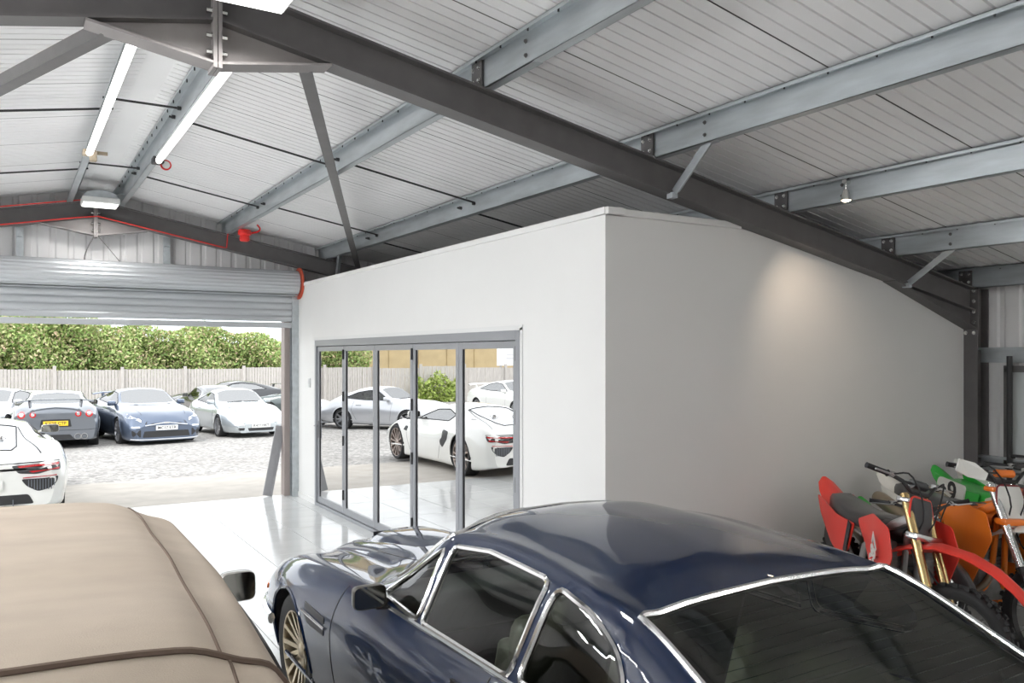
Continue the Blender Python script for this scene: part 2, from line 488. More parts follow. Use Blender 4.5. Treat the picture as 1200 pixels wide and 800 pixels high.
# ---------------------------------------------------------------- roller shutter at the gable
sh = thing('door_2', 'galvanised roller shutter rolled halfway up', None, kind='structure')
SX0, SX1 = -1.52, 3.47
yS = GY - .12
z = 2.40; pitch = .093
def lath(zc):
    mb = MB(); prof = []
    for t in range(7):
        a = -PI / 2 + PI * t / 6
        prof.append((yS - .018 * math.cos(a), zc + (pitch / 2 - .006) * math.sin(a)))
    rows = [[(x, y, z_) for (y, z_) in prof] for x in (SX0, SX1)]
    mb.grid(rows)
    mb.box(((SX0 + SX1) / 2, yS + .004, zc + pitch / 2), (SX1 - SX0, .012, .014))
    return mb
k = 0
while z + pitch * k < 3.0:
    lath(z + .08 + pitch * (k + .5)).build('shutter_slat', M_shut, sh, smooth=True); k += 1
MB().cbox(((SX0 + SX1) / 2, yS, z + .035), (SX1 - SX0, .04, .075), .006).build('bottom_rail', M_shut, sh)
# coil: a turn of laths round the barrel
cl = MB(); cr_ = .165; cyy, czz = yS - .09, 3.03; seg = 22; prof = []
for s_ in range(seg * 3 + 1):
    a = 2 * PI * s_ / (seg * 3); rr = cr_ + .006 * math.cos(a * seg) + .014 * (a / (2 * PI)); prof.append((cyy - rr * math.cos(a - 1.2), czz + rr * math.sin(a - 1.2)))
cl.grid([[(x, y, zz) for (y, zz) in prof] for x in (SX0 + .02, SX1 + .02)])
cl.build('shutter_coil', M_shut, sh, smooth=True)
br = MB()
for x in (SX0 - .01, SX1 + .045):
    br.lathe([(0, -.008), (.225, -.008), (.225, .008), (0, .008)], (x, cyy, czz), 'x', 24)
br.build('end_plate', mat('red_oxide_paint', (.62, .10, .05), .5), sh, smooth=30)
gd = MB()
for x, s in ((SX0 + .02, 1), (SX1 + .02, -1)):
    gd.box((x - s * .05, yS + .03, 1.42), (.02, .12, 2.84)).box((x, yS - .026, 1.42), (.11, .012, 2.84)).box((x, yS + .07, 1.42), (.11, .02, 2.84))
gd.build('guide_rail', M_galv, sh)
slab('trim_3', (3.36, GY - .03, 0), (3.52, GY + .14, 2.98), mat('taupe_steel_jamb', (.36, .31, .29), .6))
slab('trim_4', (-1.62, GY - .03, 0), (-1.48, GY + .14, 2.98), MATS['taupe_steel_jamb'])
# loose grey plank leaning in the corner of the doorway
pl = MB().bar((3.14, GY + .06, .01), (3.345, GY + .12, .99), .13, .03, up=(0, -1, .2)).bar((3.19, GY + .05, .02), (3.39, GY + .11, .97), .03, .05, up=(0, -1, .2))
tag(pl.build('leaning_plank', mat('grey_plank', (.30, .30, .31), .6, noise=.1, scale=4)), 'grey metal plank leaning against the roller door jamb', 'plank')
# ---------------------------------------------------------------- portal frames
RD, FW = 0.215, 0.14           # rafter depth, flange width
def ibeam(mb, a, b, depth, fw, y_dir=(0, 1, 0), t=.013):
    a, b = Vector(a), Vector(b); d = (b - a).normalized(); s = Vector(y_dir); u = s.cross(d).normalized()
    mb.bar(a, b, .009, depth - 2 * t, up=u)
    for k in (-1, 1): mb.bar(a + u * k * (depth / 2 - t / 2), b + u * k * (depth / 2 - t / 2), fw, t, up=u)
def bolts(mb, pts, d, r=.013, h=.016):
    for p in pts:
        p = Vector(p); d = Vector(d); mb.tube([p, p + d * .004, p + d * .004, p + d * h], [r * 1.5, r * 1.5, r, r], 6)
def portal(name, label, y, ties=True):
    t = thing(name, label, 'steel frame', (RX, y, 0))
    hs = .58; zb = raf(RX) - RD; tip = 3.515
    for s in (-1, 1):
        xe = (7.84 - RX) if s > 0 else (RX - X0 - .2)
        mb = MB(); ibeam(mb, (0, 0, raf(RX) - RD / 2), (s * xe, 0, raf(RX) - RD / 2 - .19 * xe), RD - .003, FW)
        mb.build('rafter', M_steel, t)
        h = MB(); h.prism([(s * hs, zb - .19 * hs), (0, zb), (0, tip)], -.0045, .0045, 'y')
        h.bar((s * (hs + .03), 0, zb - .19 * hs - .012), (0, 0, tip), FW, .013, up=(0, 0, 1))
        h.build('ridge_haunch', M_steel2, t)
        # eaves haunch and column
        xc = s * xe; zr_ = raf(RX) - .19 * xe; x6 = s * (xe - 1.24)
        h = MB(); h.prism([(x6, zb - .19 * (xe - 1.24)), (xc, zb - .19 * xe), (xc, zb - .19 * xe - .165)], -.0045, .0045, 'y')
        h.bar((x6, 0, zb - .19 * (xe - 1.24)), (xc, 0, zb - .19 * xe - .165), FW, .013)
        h.box((xc + s * .008, 0, zr_ - .19), (.018, FW + .02, .5))
        h.build('eaves_haunch', M_steel, t)
        bm_ = MB(); bolts(bm_, [(xc - s * .002, yy, zr_ - .02 - .1 * k) for k in range(5) for yy in (-.04, .04)], (-s, 0, 0))
        bm_.build('haunch_bolts', M_bolt, t)['kind'] = 'stuff'
        c = MB(); ibeam(c, (xc + s * .10, 0, .0), (xc + s * .10, 0, zr_ + .0), .19, FW)
        c.box((xc + s * .10, 0, .01), (.26, .22, .02)); c.build('column', M_steel, t)
    ep = MB(); ep.box((-.012, 0, (tip + raf(RX)) / 2 - .01), (.020, FW + .01, raf(RX) - tip + .03)).box((.012, 0, (tip + raf(RX)) / 2 - .01), (.020, FW + .01, raf(RX) - tip + .03))
    ep.build('splice_plate', M_steel2, t)
    for z in (3.575, 3.66, 3.79, 3.88):
        for yy in (-.042, .042):
            for q in (-1, 1):
                b = MB(); bolts(b, [(q * .022, yy, z)], (q, 0, 0), .013, .03); b.build('splice_bolt', M_bolt, t)
    return t
PY = 4.54
f1 = portal('portal_frame', 'grey steel portal frame spanning over the white office box', PY)
f2 = portal('portal_frame', 'grey steel portal frame against the end wall above the roller door', GY - .22)

# ---------------------------------------------------------------- zed purlins
def zed(mb, x, y0, y1, zt, dz=.175, g=0.0, flip=1):
    """web with an upper flange up the slope, a lower flange down the slope and turned lips"""
    t = .003; s = flip
    pts = [(x - s * .062, zt - .020), (x - s * .062, zt), (x, zt), (x, zt - dz), (x + s * .062, zt - dz), (x + s * .062, zt - dz + .018)]
    pts = [(px_ + (g * s if i >= 0 else 0) * -1, z_ - (g if i < 3 else -g)) for i, (px_, z_) in enumerate(pts)]
    for (a, b) in zip(pts[:-1], pts[1:]):
        A = Vector((a[0], 0, a[1])); B = Vector((b[0], 0, b[1])); m = (A + B) / 2; d = B - A
        w = (abs(d.x) + t, abs(d.z) + t)
        mb.box((m.x, (y0 + y1) / 2, m.z), (max(w[0], t), y1 - y0, max(w[1], t)))
purl = [('ridge_left', .66, 'twin galvanised ridge purlin on the side away from the office box'),
        ('r', 1.18, 'twin galvanised ridge purlin on the side nearer the office box'),
        ('p', 2.50, 'galvanised roof purlin carrying the red beacon at its far end'),
        ('p', 3.87, 'galvanised roof purlin above the glass doors with a short brace to the grey rafter'),
        ('p', 5.24, 'galvanised roof purlin carrying the small lit spotlight'),
        ('p', 6.60, 'galvanised roof purlin second from the eaves with a short brace'),
        ('p', 7.78, 'galvanised eaves purlin on top of the wall column'),
        ('p', -.66, 'galvanised roof purlin first down the slope away from the office'),
        ('p', -2.03, 'galvanised roof purlin second down the slope away from the office'),
        ('p', -3.40, 'galvanised roof purlin third down the slope away from the office'),
        ('p', -4.77, 'galvanised roof purlin fourth down the slope away from the office')]
for nm, x, lab in purl:
    s = 1 if x > RX else -1
    t = thing('purlin', lab, 'purlin', (x, 0, roof(x) - .004))
    mb = MB(); zed(mb, 0, Y0 + .05, GY - .01, 0, flip=s); mb.build('zed_section', M_galv, t)
    if x < -.7: continue
    for (yc, lo, hi) in ((PY, -.62, .6),):
        sl = MB(); zed(sl, 0, yc + lo, yc + hi, -.001, .173, g=-.004, flip=s); sl.build('lap_sleeve', M_galv, t)
        bb = MB(); bolts(bb, [(-s * .006, yc + lo + .06, z_) for z_ in (-.05, -.13)] + [(-s * .006, yc + hi - .06, z_) for z_ in (-.05, -.13)], (-s, 0, 0), .009, .012)
        bb.build('lap_bolts', M_steel, t)['kind'] = 'stuff'
        cl = MB(); cl.box((-s * .014, yc, -.088), (.010, .125, .17)); cl.build('purlin_cleat', M_steel, t)
        bb = MB(); bolts(bb, [(-s * .019, yc + dy, z_) for dy in (-.036, .036) for z_ in (-.045, -.125)], (-s, 0, 0), .010, .014)
        bb.build('cleat_bolts', M_bolt, t)['kind'] = 'stuff'
    sc = MB()
    for k in range(60):
        yy = Y0 + .4 + k * .3
        if yy < GY: sc.box((-s * .045, yy, -.012), (.008, .007, .028))
    sc.build('fixing_screws', M_dark, t)['kind'] = 'stuff'
for x, ylist in ((3.87, ((PY, -1),)), (6.60, ((PY, -1),)), (3.87, ((GY - .22, -1),))):
    for yc, sg in ylist:
        lab = {(3.87, PY): 'short angle brace from rafter to purlin above the corner of the office box', (6.6, PY): 'short angle brace from rafter to purlin near the wall column',
               (3.87, GY - .22): 'short angle brace at the end frame beside the roller door coil'}[(x, yc)]
        mb = MB(); a = Vector((x + .03, yc - .56, roof(x) - .165)); b = Vector((x + .16, yc - .085, raf(x) - RD - .02))
        mb.bar(a, b, .052, .006, up=(1, 0, .3)).bar(a + Vector((.024, 0, 0)), b + Vector((.024, 0, 0)), .006, .05, up=(1, 0, .3))
        mb.box(b + Vector((0, .02, -.02)), (.05, .06, .04))
        tag(mb.build('fly_brace', M_galv), lab, 'brace')

# wind braces under the roof between the two frames
for s, lab in ((1, 'long grey diagonal roof brace running towards the roller door coil'), (-1, 'long grey diagonal roof brace running away from the office box')):
    mb = MB(); a = Vector((RX + s * .50, PY + .06, 3.60)); b = Vector((RX + s * 3.42, GY - .36, 3.26 + .03))
    d = (b - a).normalized()
    mb.bar(a, b, .075, .007, up=(0, 0, 1)).bar(a + Vector((-.034, 0, .034)), b + Vector((-.034, 0, .034)), .007, .075, up=(0, 0, 1))
    tag(mb.build('roof_brace', M_steel), lab, 'brace')

# sag rods: thin dark bars between neighbouring purlins
px_ = [-2.03, -.66, .66, 1.18, 2.50, 3.87, 5.24]
pl_ = ['beyond the first side purlin', 'left of the ridge pair', 'inside the twin ridge purlins', 'between ridge pair and beacon purlin', 'right of the beacon purlin', 'above the flat roof of the office box']
for yr, yn in ((7.25, 'nearer the big rafter'), (9.75, 'nearer the roller door')):
    for k in range(6):
        a, b = px_[k], px_[k + 1]; off = .14 * (1 if k % 2 else -1)
        mb = MB(); mb.tube([(a - .05, yr + off, roof(a) - .09), (b + .05, yr + off, roof(b) - .09)], .009, 6)
        for q in (a, b): mb.cyl((q - .03, yr + off, roof(q) - .09), (q + .03, yr + off, roof(q) - .09), .016, 6)
        tag(mb.build('sag_rod', M_dark, smooth=30), 'thin dark rod %s, %s' % (pl_[k], yn), 'tie rod')

# gable posts and cable
for x, lab in ((.10, 'thin galvanised gable post beside the ridge, away from the office'), (1.78, 'thin galvanised gable post beside the ridge, towards the office')):
    mb = MB(); zt = raf(x) - RD - .005; mb.box((x, GY - .07, (2.9 + zt) / 2), (.08, .06, zt - 2.9)).box((x, GY - .13, zt - .1), (.06, .06, .05))
    tag(mb.build('gable_post', M_galv), lab, 'post')
mb = MB(); yy = GY - .31
pth = [(x, yy, raf(x) - RD + .012) for x in np.linspace(-2.5, 2.45, 24)] + [(2.50, yy, raf(2.5) - RD + .02), (2.51, yy, raf(2.5) - .05), (2.52, yy, raf(2.5) + .02)]
mb.tube(pth, .007, 6)
tag(mb.build('alarm_cable', M_red, smooth=True), 'red alarm cable clipped along the end rafter above the roller door', 'cable')
mb = MB(); mb.tube([(x, yy, raf(x) + .012) for x in np.linspace(-2.5, .80, 12)], .007, 6)
tag(mb.build('alarm_cable', M_red, smooth=True), 'red cable along the top of the end rafter left of the ridge', 'cable')
mb = MB(); mb.tube(crom([(.90, yy + .05, 3.50), (.84, yy + .06, 3.38), (.80, yy + .07, 3.26), (.79, yy + .07, 3.16)], 10), .008, 6)
mb.tube(crom([(.95, yy + .05, 3.50), (1.07, yy + .07, 3.36), (1.2, yy + .08, 3.2)], 8), .005, 6)
tag(mb.build('loose_cable', M_steel, smooth=True), 'thin grey cables hanging from the end frame apex down to the shutter coil', 'cable')

# ---------------------------------------------------------------- lamps: the fittings in view, plus added fill lamps out of view
def highbay(x, y, z, label, w=.40, l=.36, power=90):
    t = thing('high_bay_lamp', label, 'lamp', (x, y, z), group='square white high bay lamps')
    MB().cbox((0, 0, .035), (w, l, .07), .012).build('lamp_housing', M_lampbody, t)
    arc = [(-w * .46, .07)] + [(w * .46 * math.cos(a), .07 + .085 * math.sin(a)) for a in np.linspace(PI, 0, 15)][1:-1] + [(w * .46, .07)]
    MB().prism(arc, -l * .42, -l * .40, 'y').prism(arc, l * .40, l * .42, 'y').box((0, 0, .10), (w * .6, l * .8, .06)).build('lamp_gear', M_galv, t)
    MB().box((0, 0, -.004), (w * .92, l * .9, .008)).build('lamp_lens', M_lamp, t)
    b = MB(); zt = roof(x) - z - .17
    for s in (-1, 1):
        b.tube([(s * w * .35, 0, .13), (s * (abs(x - .66) if s < 0 else abs(1.18 - x)) if abs(x - RX) < .3 else s * .2, 0, zt)], .006, 6)
    b.build('hanger', M_galv, t)
    ld = bpy.data.lights.new('high_bay_light', 'AREA'); ld.shape = 'RECTANGLE'; ld.size = w * .9; ld.size_y = l * .88; ld.energy = power
    ld.color = (1.0, .985, .96); ld.spread = math.radians(170)
    lo = bpy.data.objects.new('high_bay_light', ld); COL.objects.link(lo); lo.parent = t; lo.location = (0, 0, -.012)
    return t
highbay(.96, 3.93, 3.69, 'square white high bay lamp hung beside the big rafter at the ridge', power=26)
highbay(.92, 11.05, 3.80, 'square white high bay lamp hung at the ridge over the roller door', power=14)
for (x, y, w_) in ((-3.2, 9.0, 'nearest the roller door'), (-3.2, 3.2, 'level with the beige car')):  # fill lamps added out of view to brighten the floor and office side
    highbay(x, y, roof(x) - .35, 'added unseen fill lamp on a side purlin, ' + w_, power=125)

# LED battens at the ridge, other tubes added for fill; the ridge pair carry odd fittings at their far ends
def batten(x, s, y0, y1, lab, m=M_tube):
    t = thing('batten_tube', lab, 'lamp', (x + s * .035, 0, roof(x) - .185))
    MB().cyl((0, y0, -.03), (0, y1, -.03), .03, 14).build('diffuser', m, t, smooth=40)
    MB().box((0, (y0 + y1) / 2, -.004), (.05, y1 - y0, .012)).build('batten_base', M_lampbody, t)
    return t
t = batten(.66, -1, 4.8, 8.55, 'long white batten tube on the ridge purlin with the beige end bracket')
mb = MB(); mb.cbox((0, 8.60, -.02), (.11, .10, .05), .008).cbox((.03, 8.56, -.06), (.06, .07, .09), .008).bar((-.02, 8.66, -.0), (.16, 8.66, .0), .03, .03)
mb.build('end_bracket', mat('beige_plastic', (.46, .38, .28), .5), t)
t = batten(1.18, 1, 4.8, 8.55, 'long white batten tube on the ridge purlin with the red ring lamp')
mb = MB(); mb.cbox((0, 8.60, -.02), (.10, .14, .06), .008); mb.build('end_bracket', M_dark, t)
mb = MB(); mb.lathe([(.043, -.012), (.05, -.012), (.05, .012), (.037, .016), (.037, -.008)], (.075, 8.62, -.05), 'y', 20, closed=True)
mb.build('ring_lamp', M_red, t, smooth=40)
MB().lathe([(0, -.015), (.036, -.015), (.036, .012), (0, .012)], (.075, 8.62, -.05), 'y', 18).build('ring_lens', M_lampbody, t, smooth=40)
batten(-2.03, -1, 1.0, 8.55, 'added unseen fill tube on the side purlin nearer the ridge', M_tube3)  # this tube and the next are added, unseen, to brighten the ceiling
batten(-3.40, -1, 1.0, 8.55, 'added unseen fill tube on the side purlin farthest from the office box', M_tube3)
batten(.92, 1, -6.4, -.2, 'added fill tube along the ridge behind the camera', M_tube2)  # three more tubes added behind the camera to lift ceiling and walls
batten(3.87, 1, -6.4, -.2, 'added fill tube behind the camera, on the purlin above the glass doors', M_tube2)
batten(6.60, 1, -6.4, .4, 'added fill tube behind the camera, on the purlin nearest the wall column', M_tube2)
t = thing('alarm_beacon', 'red alarm beacon hung under the purlin by the end frame', 'alarm', (2.62, 11.1, roof(2.5) - .185))
MB().lathe([(0, 0), (.075, 0), (.085, -.03), (.085, -.06), (.06, -.075), (.065, -.13), (.05, -.15), (0, -.15)], (0, 0, 0), 'z', 20).build('beacon_body', M_red, t, smooth=35)
MB().tube(crom([(.07, 0, -.04), (.17, 0, -.01), (.2, 0, .03), (.16, 0, .08)], 8), .012, 6).build('beacon_arm', M_red, t, smooth=True)
# spotlight
t = thing('spotlight', 'small chrome spotlight glowing under the roof purlin, aimed at the white wall', 'lamp', (5.24 - .03, 3.93, roof(5.24) - .10))
MB().cyl((0, 0, .05), (0, 0, -.005), .008, 8).cyl((-.02, 0, .06), (.06, 0, .06), .02, 8).build('spot_stem', M_bolt, t, smooth=40)
MB().lathe([(0, 0), (.02, 0), (.028, -.025), (.037, -.07), (.037, -.078), (.026, -.072)], (0, 0, 0), 'z', 18).build('spot_shade', M_bolt, t, smooth=35)
MB().lathe([(0, -.070), (.033, -.074), (.018, -.086), (0, -.089)], (0, 0, 0), 'z', 16).build('spot_lens', mat('warm_lens', (1, 1, 1), .3, emit=(1, .82, .6), estr=25), t, smooth=True)
sd = bpy.data.lights.new('spot_beam', 'SPOT'); sd.energy = 26; sd.spot_size = math.radians(84); sd.spot_blend = 1.0; sd.color = (1, .80, .60); sd.shadow_soft_size = .04
so = bpy.data.objects.new('spot_beam', sd); COL.objects.link(so); so.parent = t; so.location = (0, 0, -.11)
so.rotation_euler = Vector((.40, .60, -1.0)).to_track_quat('-Z', 'Y').to_euler()

# right wall: rails, opening with pale blind, pipe
for z, lab in ((2.08, 'upper'), (1.05, 'lower')):
    mb = MB(); zed(mb, X1 - .03, 0.5, PY + 2.5, z, .14); mb.build('wall_rail', M_galv); tag(bpy.context.scene.objects[-1] if False else COL.objects[-1], lab + ' horizontal steel wall rail beside the column', 'rail')
slab('window_1', (X1 - .015, 2.4, 1.0), (X1 + .01, 4.28, 1.86), mat('obscured_pane', (.62, .66, .66), .35))
wf = MB()
for y in (2.4, 3.3, 4.28): wf.box((X1 - .03, y, 1.43), (.05, .06, .92))
for z in (.98, 1.88): wf.box((X1 - .03, 3.34, z), (.05, 1.94, .06))
wf.build('window_frame', M_steel, bpy.data.objects['window_1'])
mb = MB(); mb.cyl((X1 - .12, 4.22, 0), (X1 - .12, 4.22, 2.0), .025, 10); tag(mb.build('downpipe', M_dark, smooth=40), 'dark upright pipe beside the wall column behind the bikes', 'pipe')
# ---------------------------------------------------------------- car building kit
def rpoly(poly, r=.04, n=4):
    out = []; m = len(poly)
    for i in range(m):
        p = Vector(poly[i]); a = Vector(poly[i - 1]); b = Vector(poly[(i + 1) % m])
        da, db = (a - p), (b - p); ra = min(r, da.length * .45); rb = min(r, db.length * .45)
        pa = p + da.normalized() * ra; pb = p + db.normalized() * rb
        for k in range(n + 1):
            t = k / n; out.append(tuple(pa * (1 - t) ** 2 + p * 2 * t * (1 - t) + pb * t * t))
    return out
def oval(cx, cz, rx, rz, n=20, rot=0):
    c, s = math.cos(rot), math.sin(rot); o = []
    for k in range(n):
        t = 2 * PI * k / n; a, b = rx * math.cos(t), rz * math.sin(t); o.append((cx + a * c - b * s, cz + a * s + b * c))
    return o
def inpoly(p, poly):
    x, y = p; c = False; n = len(poly); j = n - 1
    for i in range(n):
        xi, yi = poly[i]; xj, yj = poly[j]
        if (yi > y) != (yj > y) and x < (xj - xi) * (y - yi) / (yj - yi) + xi: c = not c
        j = i
    return c

class Car:
    def __init__(self, sp, ny=64, nk=51):
        self.sp = sp; self.F = {k: pchip(v) if isinstance(v, list) else (lambda c: (lambda y: c))(v) for k, v in sp['keys'].items()}
        zk = sp['keys']['zc']; self.y0, self.y1 = zk[0][0], zk[-1][0]
        L = self.y1 - self.y0
        ts = [0, .004, .010, .018, .028] + list(np.linspace(.04, .96, ny)) + [.972, .982, .990, .996, 1]
        self.ys = [self.y0 + L * t for t in ts]; self.nk = nk
        self.P = [self.section(y) for y in self.ys]
    def section(self, y):
        F = self.F; g = lambda k: F[k](y)
        zc, wr, zr, wb, zb, hw, zw, zl, zs = (g(k) for k in ('zc', 'wr', 'zr', 'wb', 'zb', 'hw', 'zw', 'zl', 'zs'))
        w1 = F['w1'](y) if 'w1' in F else wr * .55
        z1 = zc - F['d1'](y) if 'd1' in F else zc - (zc - zr) * .28
        xm = w1 + (wr - w1) * .62; tm = (xm * xm - w1 * w1) / max(wr * wr - w1 * w1, 1e-4)
        ctl = [(0, zc), (w1, z1), (xm, z1 + (zr - z1) * tm), (wr, zr), (wb, zb), (hw - .035 + 0 * zb, zb * .55 + zw * .45), (hw, zw), (hw - .025, zl), (hw - .09, zs), (hw * .5, zs + .01), (0, zs + .012)]
        return [(v.x, v.y) for v in (Vector((p[0], p[1])) for p in [(q.x, q.y) for q in crom([(a, b, 0) for a, b in ctl], self.nk)])]
    def sx(self, y, z):
        """half width of the skin at height z"""
        pr = self.section(y); best = 0
        for (x0, z0), (x1, z1) in zip(pr[:-1], pr[1:]):
            if min(z0, z1) - 1e-9 <= z <= max(z0, z1) + 1e-9 and abs(z1 - z0) > 1e-9:
                best = max(best, x0 + (x1 - x0) * (z - z0) / (z1 - z0))
        return best
    def sz(self, x, y):
        pr = self.section(y); x = abs(x)
        for (x0, z0), (x1, z1) in zip(pr[:-1], pr[1:]):
            if x0 <= x <= x1 and x1 > x0: return z0 + (z1 - z0) * (x - x0) / (x1 - x0)
        return pr[0][1]
    def _hw(self, i, z):
        pr = self.P[i]; best = -1
        for (x0, z0), (x1, z1) in zip(pr[:-1], pr[1:]):
            if min(z0, z1) <= z <= max(z0, z1) and abs(z1 - z0) > 1e-9: best = max(best, x0 + (x1 - x0) * (z - z0) / (z1 - z0))
        return best
    def sy(self, x, z, front):
        idx = range(len(self.ys) - 1, -1, -1) if front else range(len(self.ys)); pv = None; x = abs(x)
        for i in idx:
            h = self._hw(i, z)
            if h >= x:
                if pv is None or pv[1] < 0 or h == pv[1]: return self.ys[i]
                return pv[0] + (self.ys[i] - pv[0]) * (x - pv[1]) / (h - pv[1])
            pv = (self.ys[i], h)
        return self.ys[0 if not front else -1]
    # projected points ------------------------------------------------
    def end(self, x, z, front, off=0): return (x, self.sy(x, z, front) + (off if front else -off), z)
    def side(self, y, z, s, off=0): return (s * (self.sx(y, z) + off), y, z)
    def top(self, x, y, off=0): return (x, y, self.sz(x, y) + off)
    def patch(self, poly, proj, off=.006, depth=.02, rings=3, mb=None, mi=0):
        mb = mb or MB(); n = len(poly); cx = sum(p[0] for p in poly) / n; cz = sum(p[1] for p in poly) / n
        vs = [proj(p[0], p[1], -depth) for p in poly]; fs = []
        for r in range(rings):
            k = 1 - r / rings
            vs += [proj(cx + (p[0] - cx) * k, cz + (p[1] - cz) * k, off) for p in poly]
        vs.append(proj(cx, cz, off)); c = len(vs) - 1
        for r in range(rings):
            for i in range(n): j = (i + 1) % n; fs.append((r * n + i, r * n + j, (r + 1) * n + j, (r + 1) * n + i))
        for i in range(n): fs.append((rings * n + i, rings * n + (i + 1) % n, c))
        return mb.add(vs, fs, mi)
    def pe(self, front): return lambda x, z, o: self.end(x, z, front, o)
    def ps(self, s): return lambda y, z, o: self.side(y, z, s, o)
    def pt(self): return lambda x, y, o: self.top(x, y, o)
    def line(self, pts, proj, r=.0035, n=14, mb=None):
        P = []
        for a, b in zip(pts[:-1], pts[1:]):
            for k in range(n): t = k / n; P.append(proj(a[0] + (b[0] - a[0]) * t, a[1] + (b[1] - a[1]) * t, -r * .35))
        P.append(proj(pts[-1][0], pts[-1][1], -r * .35))
        return (mb or MB()).tube(P, r, 6)
    # skin with its openings -------------------------------------------
    def skin(self, root, paint, regions, wheels, wr_, lining=None, cabin=None, arch_lip=True, glass=None, trim=None, trim_r=.012):
        """regions: (name, 'side'|'top', poly, material or None to drop, trimmed?)"""
        bm = bmesh.new(); rows = []
        for y, pr in zip(self.ys, self.P):
            row = [bm.verts.new((x, y, z)) for x, z in pr] + [bm.verts.new((-x, y, z)) for x, z in pr[-2:0:-1]]
            rows.append(row)
        m = len(rows[0])
        for a, b in zip(rows[:-1], rows[1:]):
            for k in range(m): bm.faces.new((a[k], a[(k + 1) % m], b[(k + 1) % m], b[k]))
        nk = self.nk
        for row, fl in ((rows[0], False), (rows[-1], True)):
            for k in range(nk - 1):
                a, b = row[k], row[k + 1]; c, d = row[(m - k - 1) % m], row[(m - k) % m]
                q = [a, b, c, d]; q2 = []
                for v in q:
                    if v not in q2: q2.append(v)
                if len(q2) >= 3:
                    try: bm.faces.new(q2)
                    except ValueError: pass
        bmesh.ops.recalc_face_normals(bm, faces=bm.faces[:])
        regs = list(regions)
        for (wy, ra) in wheels: regs.append(('arch', 'side', [(wy + ra * math.cos(2 * PI * k / 28), wr_ + ra * math.sin(2 * PI * k / 28)) for k in range(28)], None, False))
        def ok(f, kind, name):
            c = f.calc_center_median()
            if kind == 'side': return abs(c.x) > .5 if name == 'arch' else abs(f.normal.x) > .3
            return f.normal.z > .12
        def uv(c, kind): return (c.y, c.z) if kind == 'side' else (c.x, c.y)
        for name, kind, poly, mt, tr in regs:
            u0 = min(p[0] for p in poly) - .12; u1 = max(p[0] for p in poly) + .12; v0 = min(p[1] for p in poly) - .12; v1 = max(p[1] for p in poly) + .12
            for i in range(len(poly)):
                a = poly[i]; b = poly[(i + 1) % len(poly)]
                if abs(a[0] - b[0]) + abs(a[1] - b[1]) < 1e-6: continue
                e0 = min(a[0], b[0]) - .05; e1 = max(a[0], b[0]) + .05; g0 = min(a[1], b[1]) - .05; g1 = max(a[1], b[1]) + .05
                fs = []
                for f in bm.faces:
                    us = [uv(v.co, kind) for v in f.verts]
                    if max(u[0] for u in us) < e0 or min(u[0] for u in us) > e1 or max(u[1] for u in us) < g0 or min(u[1] for u in us) > g1: continue
                    if ok(f, kind, name): fs.append(f)
                if not fs: continue
                es = {e for f in fs for e in f.edges}; vs = {v for f in fs for v in f.verts}
                n2 = (b[1] - a[1], -(b[0] - a[0]))
                co = (0, a[0], a[1]) if kind == 'side' else (a[0], a[1], 0); no = (0, n2[0], n2[1]) if kind == 'side' else (n2[0], n2[1], 0)
                bmesh.ops.bisect_plane(bm, geom=fs + list(es) + list(vs), dist=1e-5, plane_co=co, plane_no=no)
        for f in bm.faces: f.material_index = 0
        for ri, (name, kind, poly, mt, tr) in enumerate(regs):
            for f in bm.faces:
                if f.material_index == 0 and ok(f, kind, name) and inpoly(uv(f.calc_center_median(), kind), poly): f.material_index = ri + 1
        def take(faces):
            b2 = bmesh.new(); mp = {}
            for f in faces:
                vs = []
                for v in f.verts:
                    if v not in mp: mp[v] = b2.verts.new(v.co)
                    vs.append(mp[v])
                nf = b2.faces.new(vs); nf.smooth = True
            return b2
        def put(b2, name, mt):
            me = bpy.data.meshes.new(name); b2.to_mesh(me); me.materials.append(mt); me.set_sharp_from_angle(angle=math.radians(38))
            return link(name, me, root)
        def loops(b2):
            es = [e for e in b2.edges if len(e.link_faces) == 1]; adj = {}
            for e in es:
                for v in e.verts: adj.setdefault(v, []).append(e)
            seen = set(); out = []
            for e in es:
                if e in seen: continue
                seen.add(e); lp = [e.verts[0], e.verts[1]]
                while True:
                    nx = [q for q in adj[lp[-1]] if q not in seen]
                    if not nx: break
                    seen.add(nx[0]); lp.append(nx[0].other_vert(lp[-1]))
                if lp[0] == lp[-1]: lp = lp[:-1]
                out.append([v.co.copy() for v in lp])
            return out
        def thin(lp, d):
            o = [lp[0]]
            for p in lp[1:]:
                if (p - o[-1]).length > d: o.append(p)
            if len(o) > 3 and (o[0] - o[-1]).length < d: o.pop()
            return o
        self.parts = []
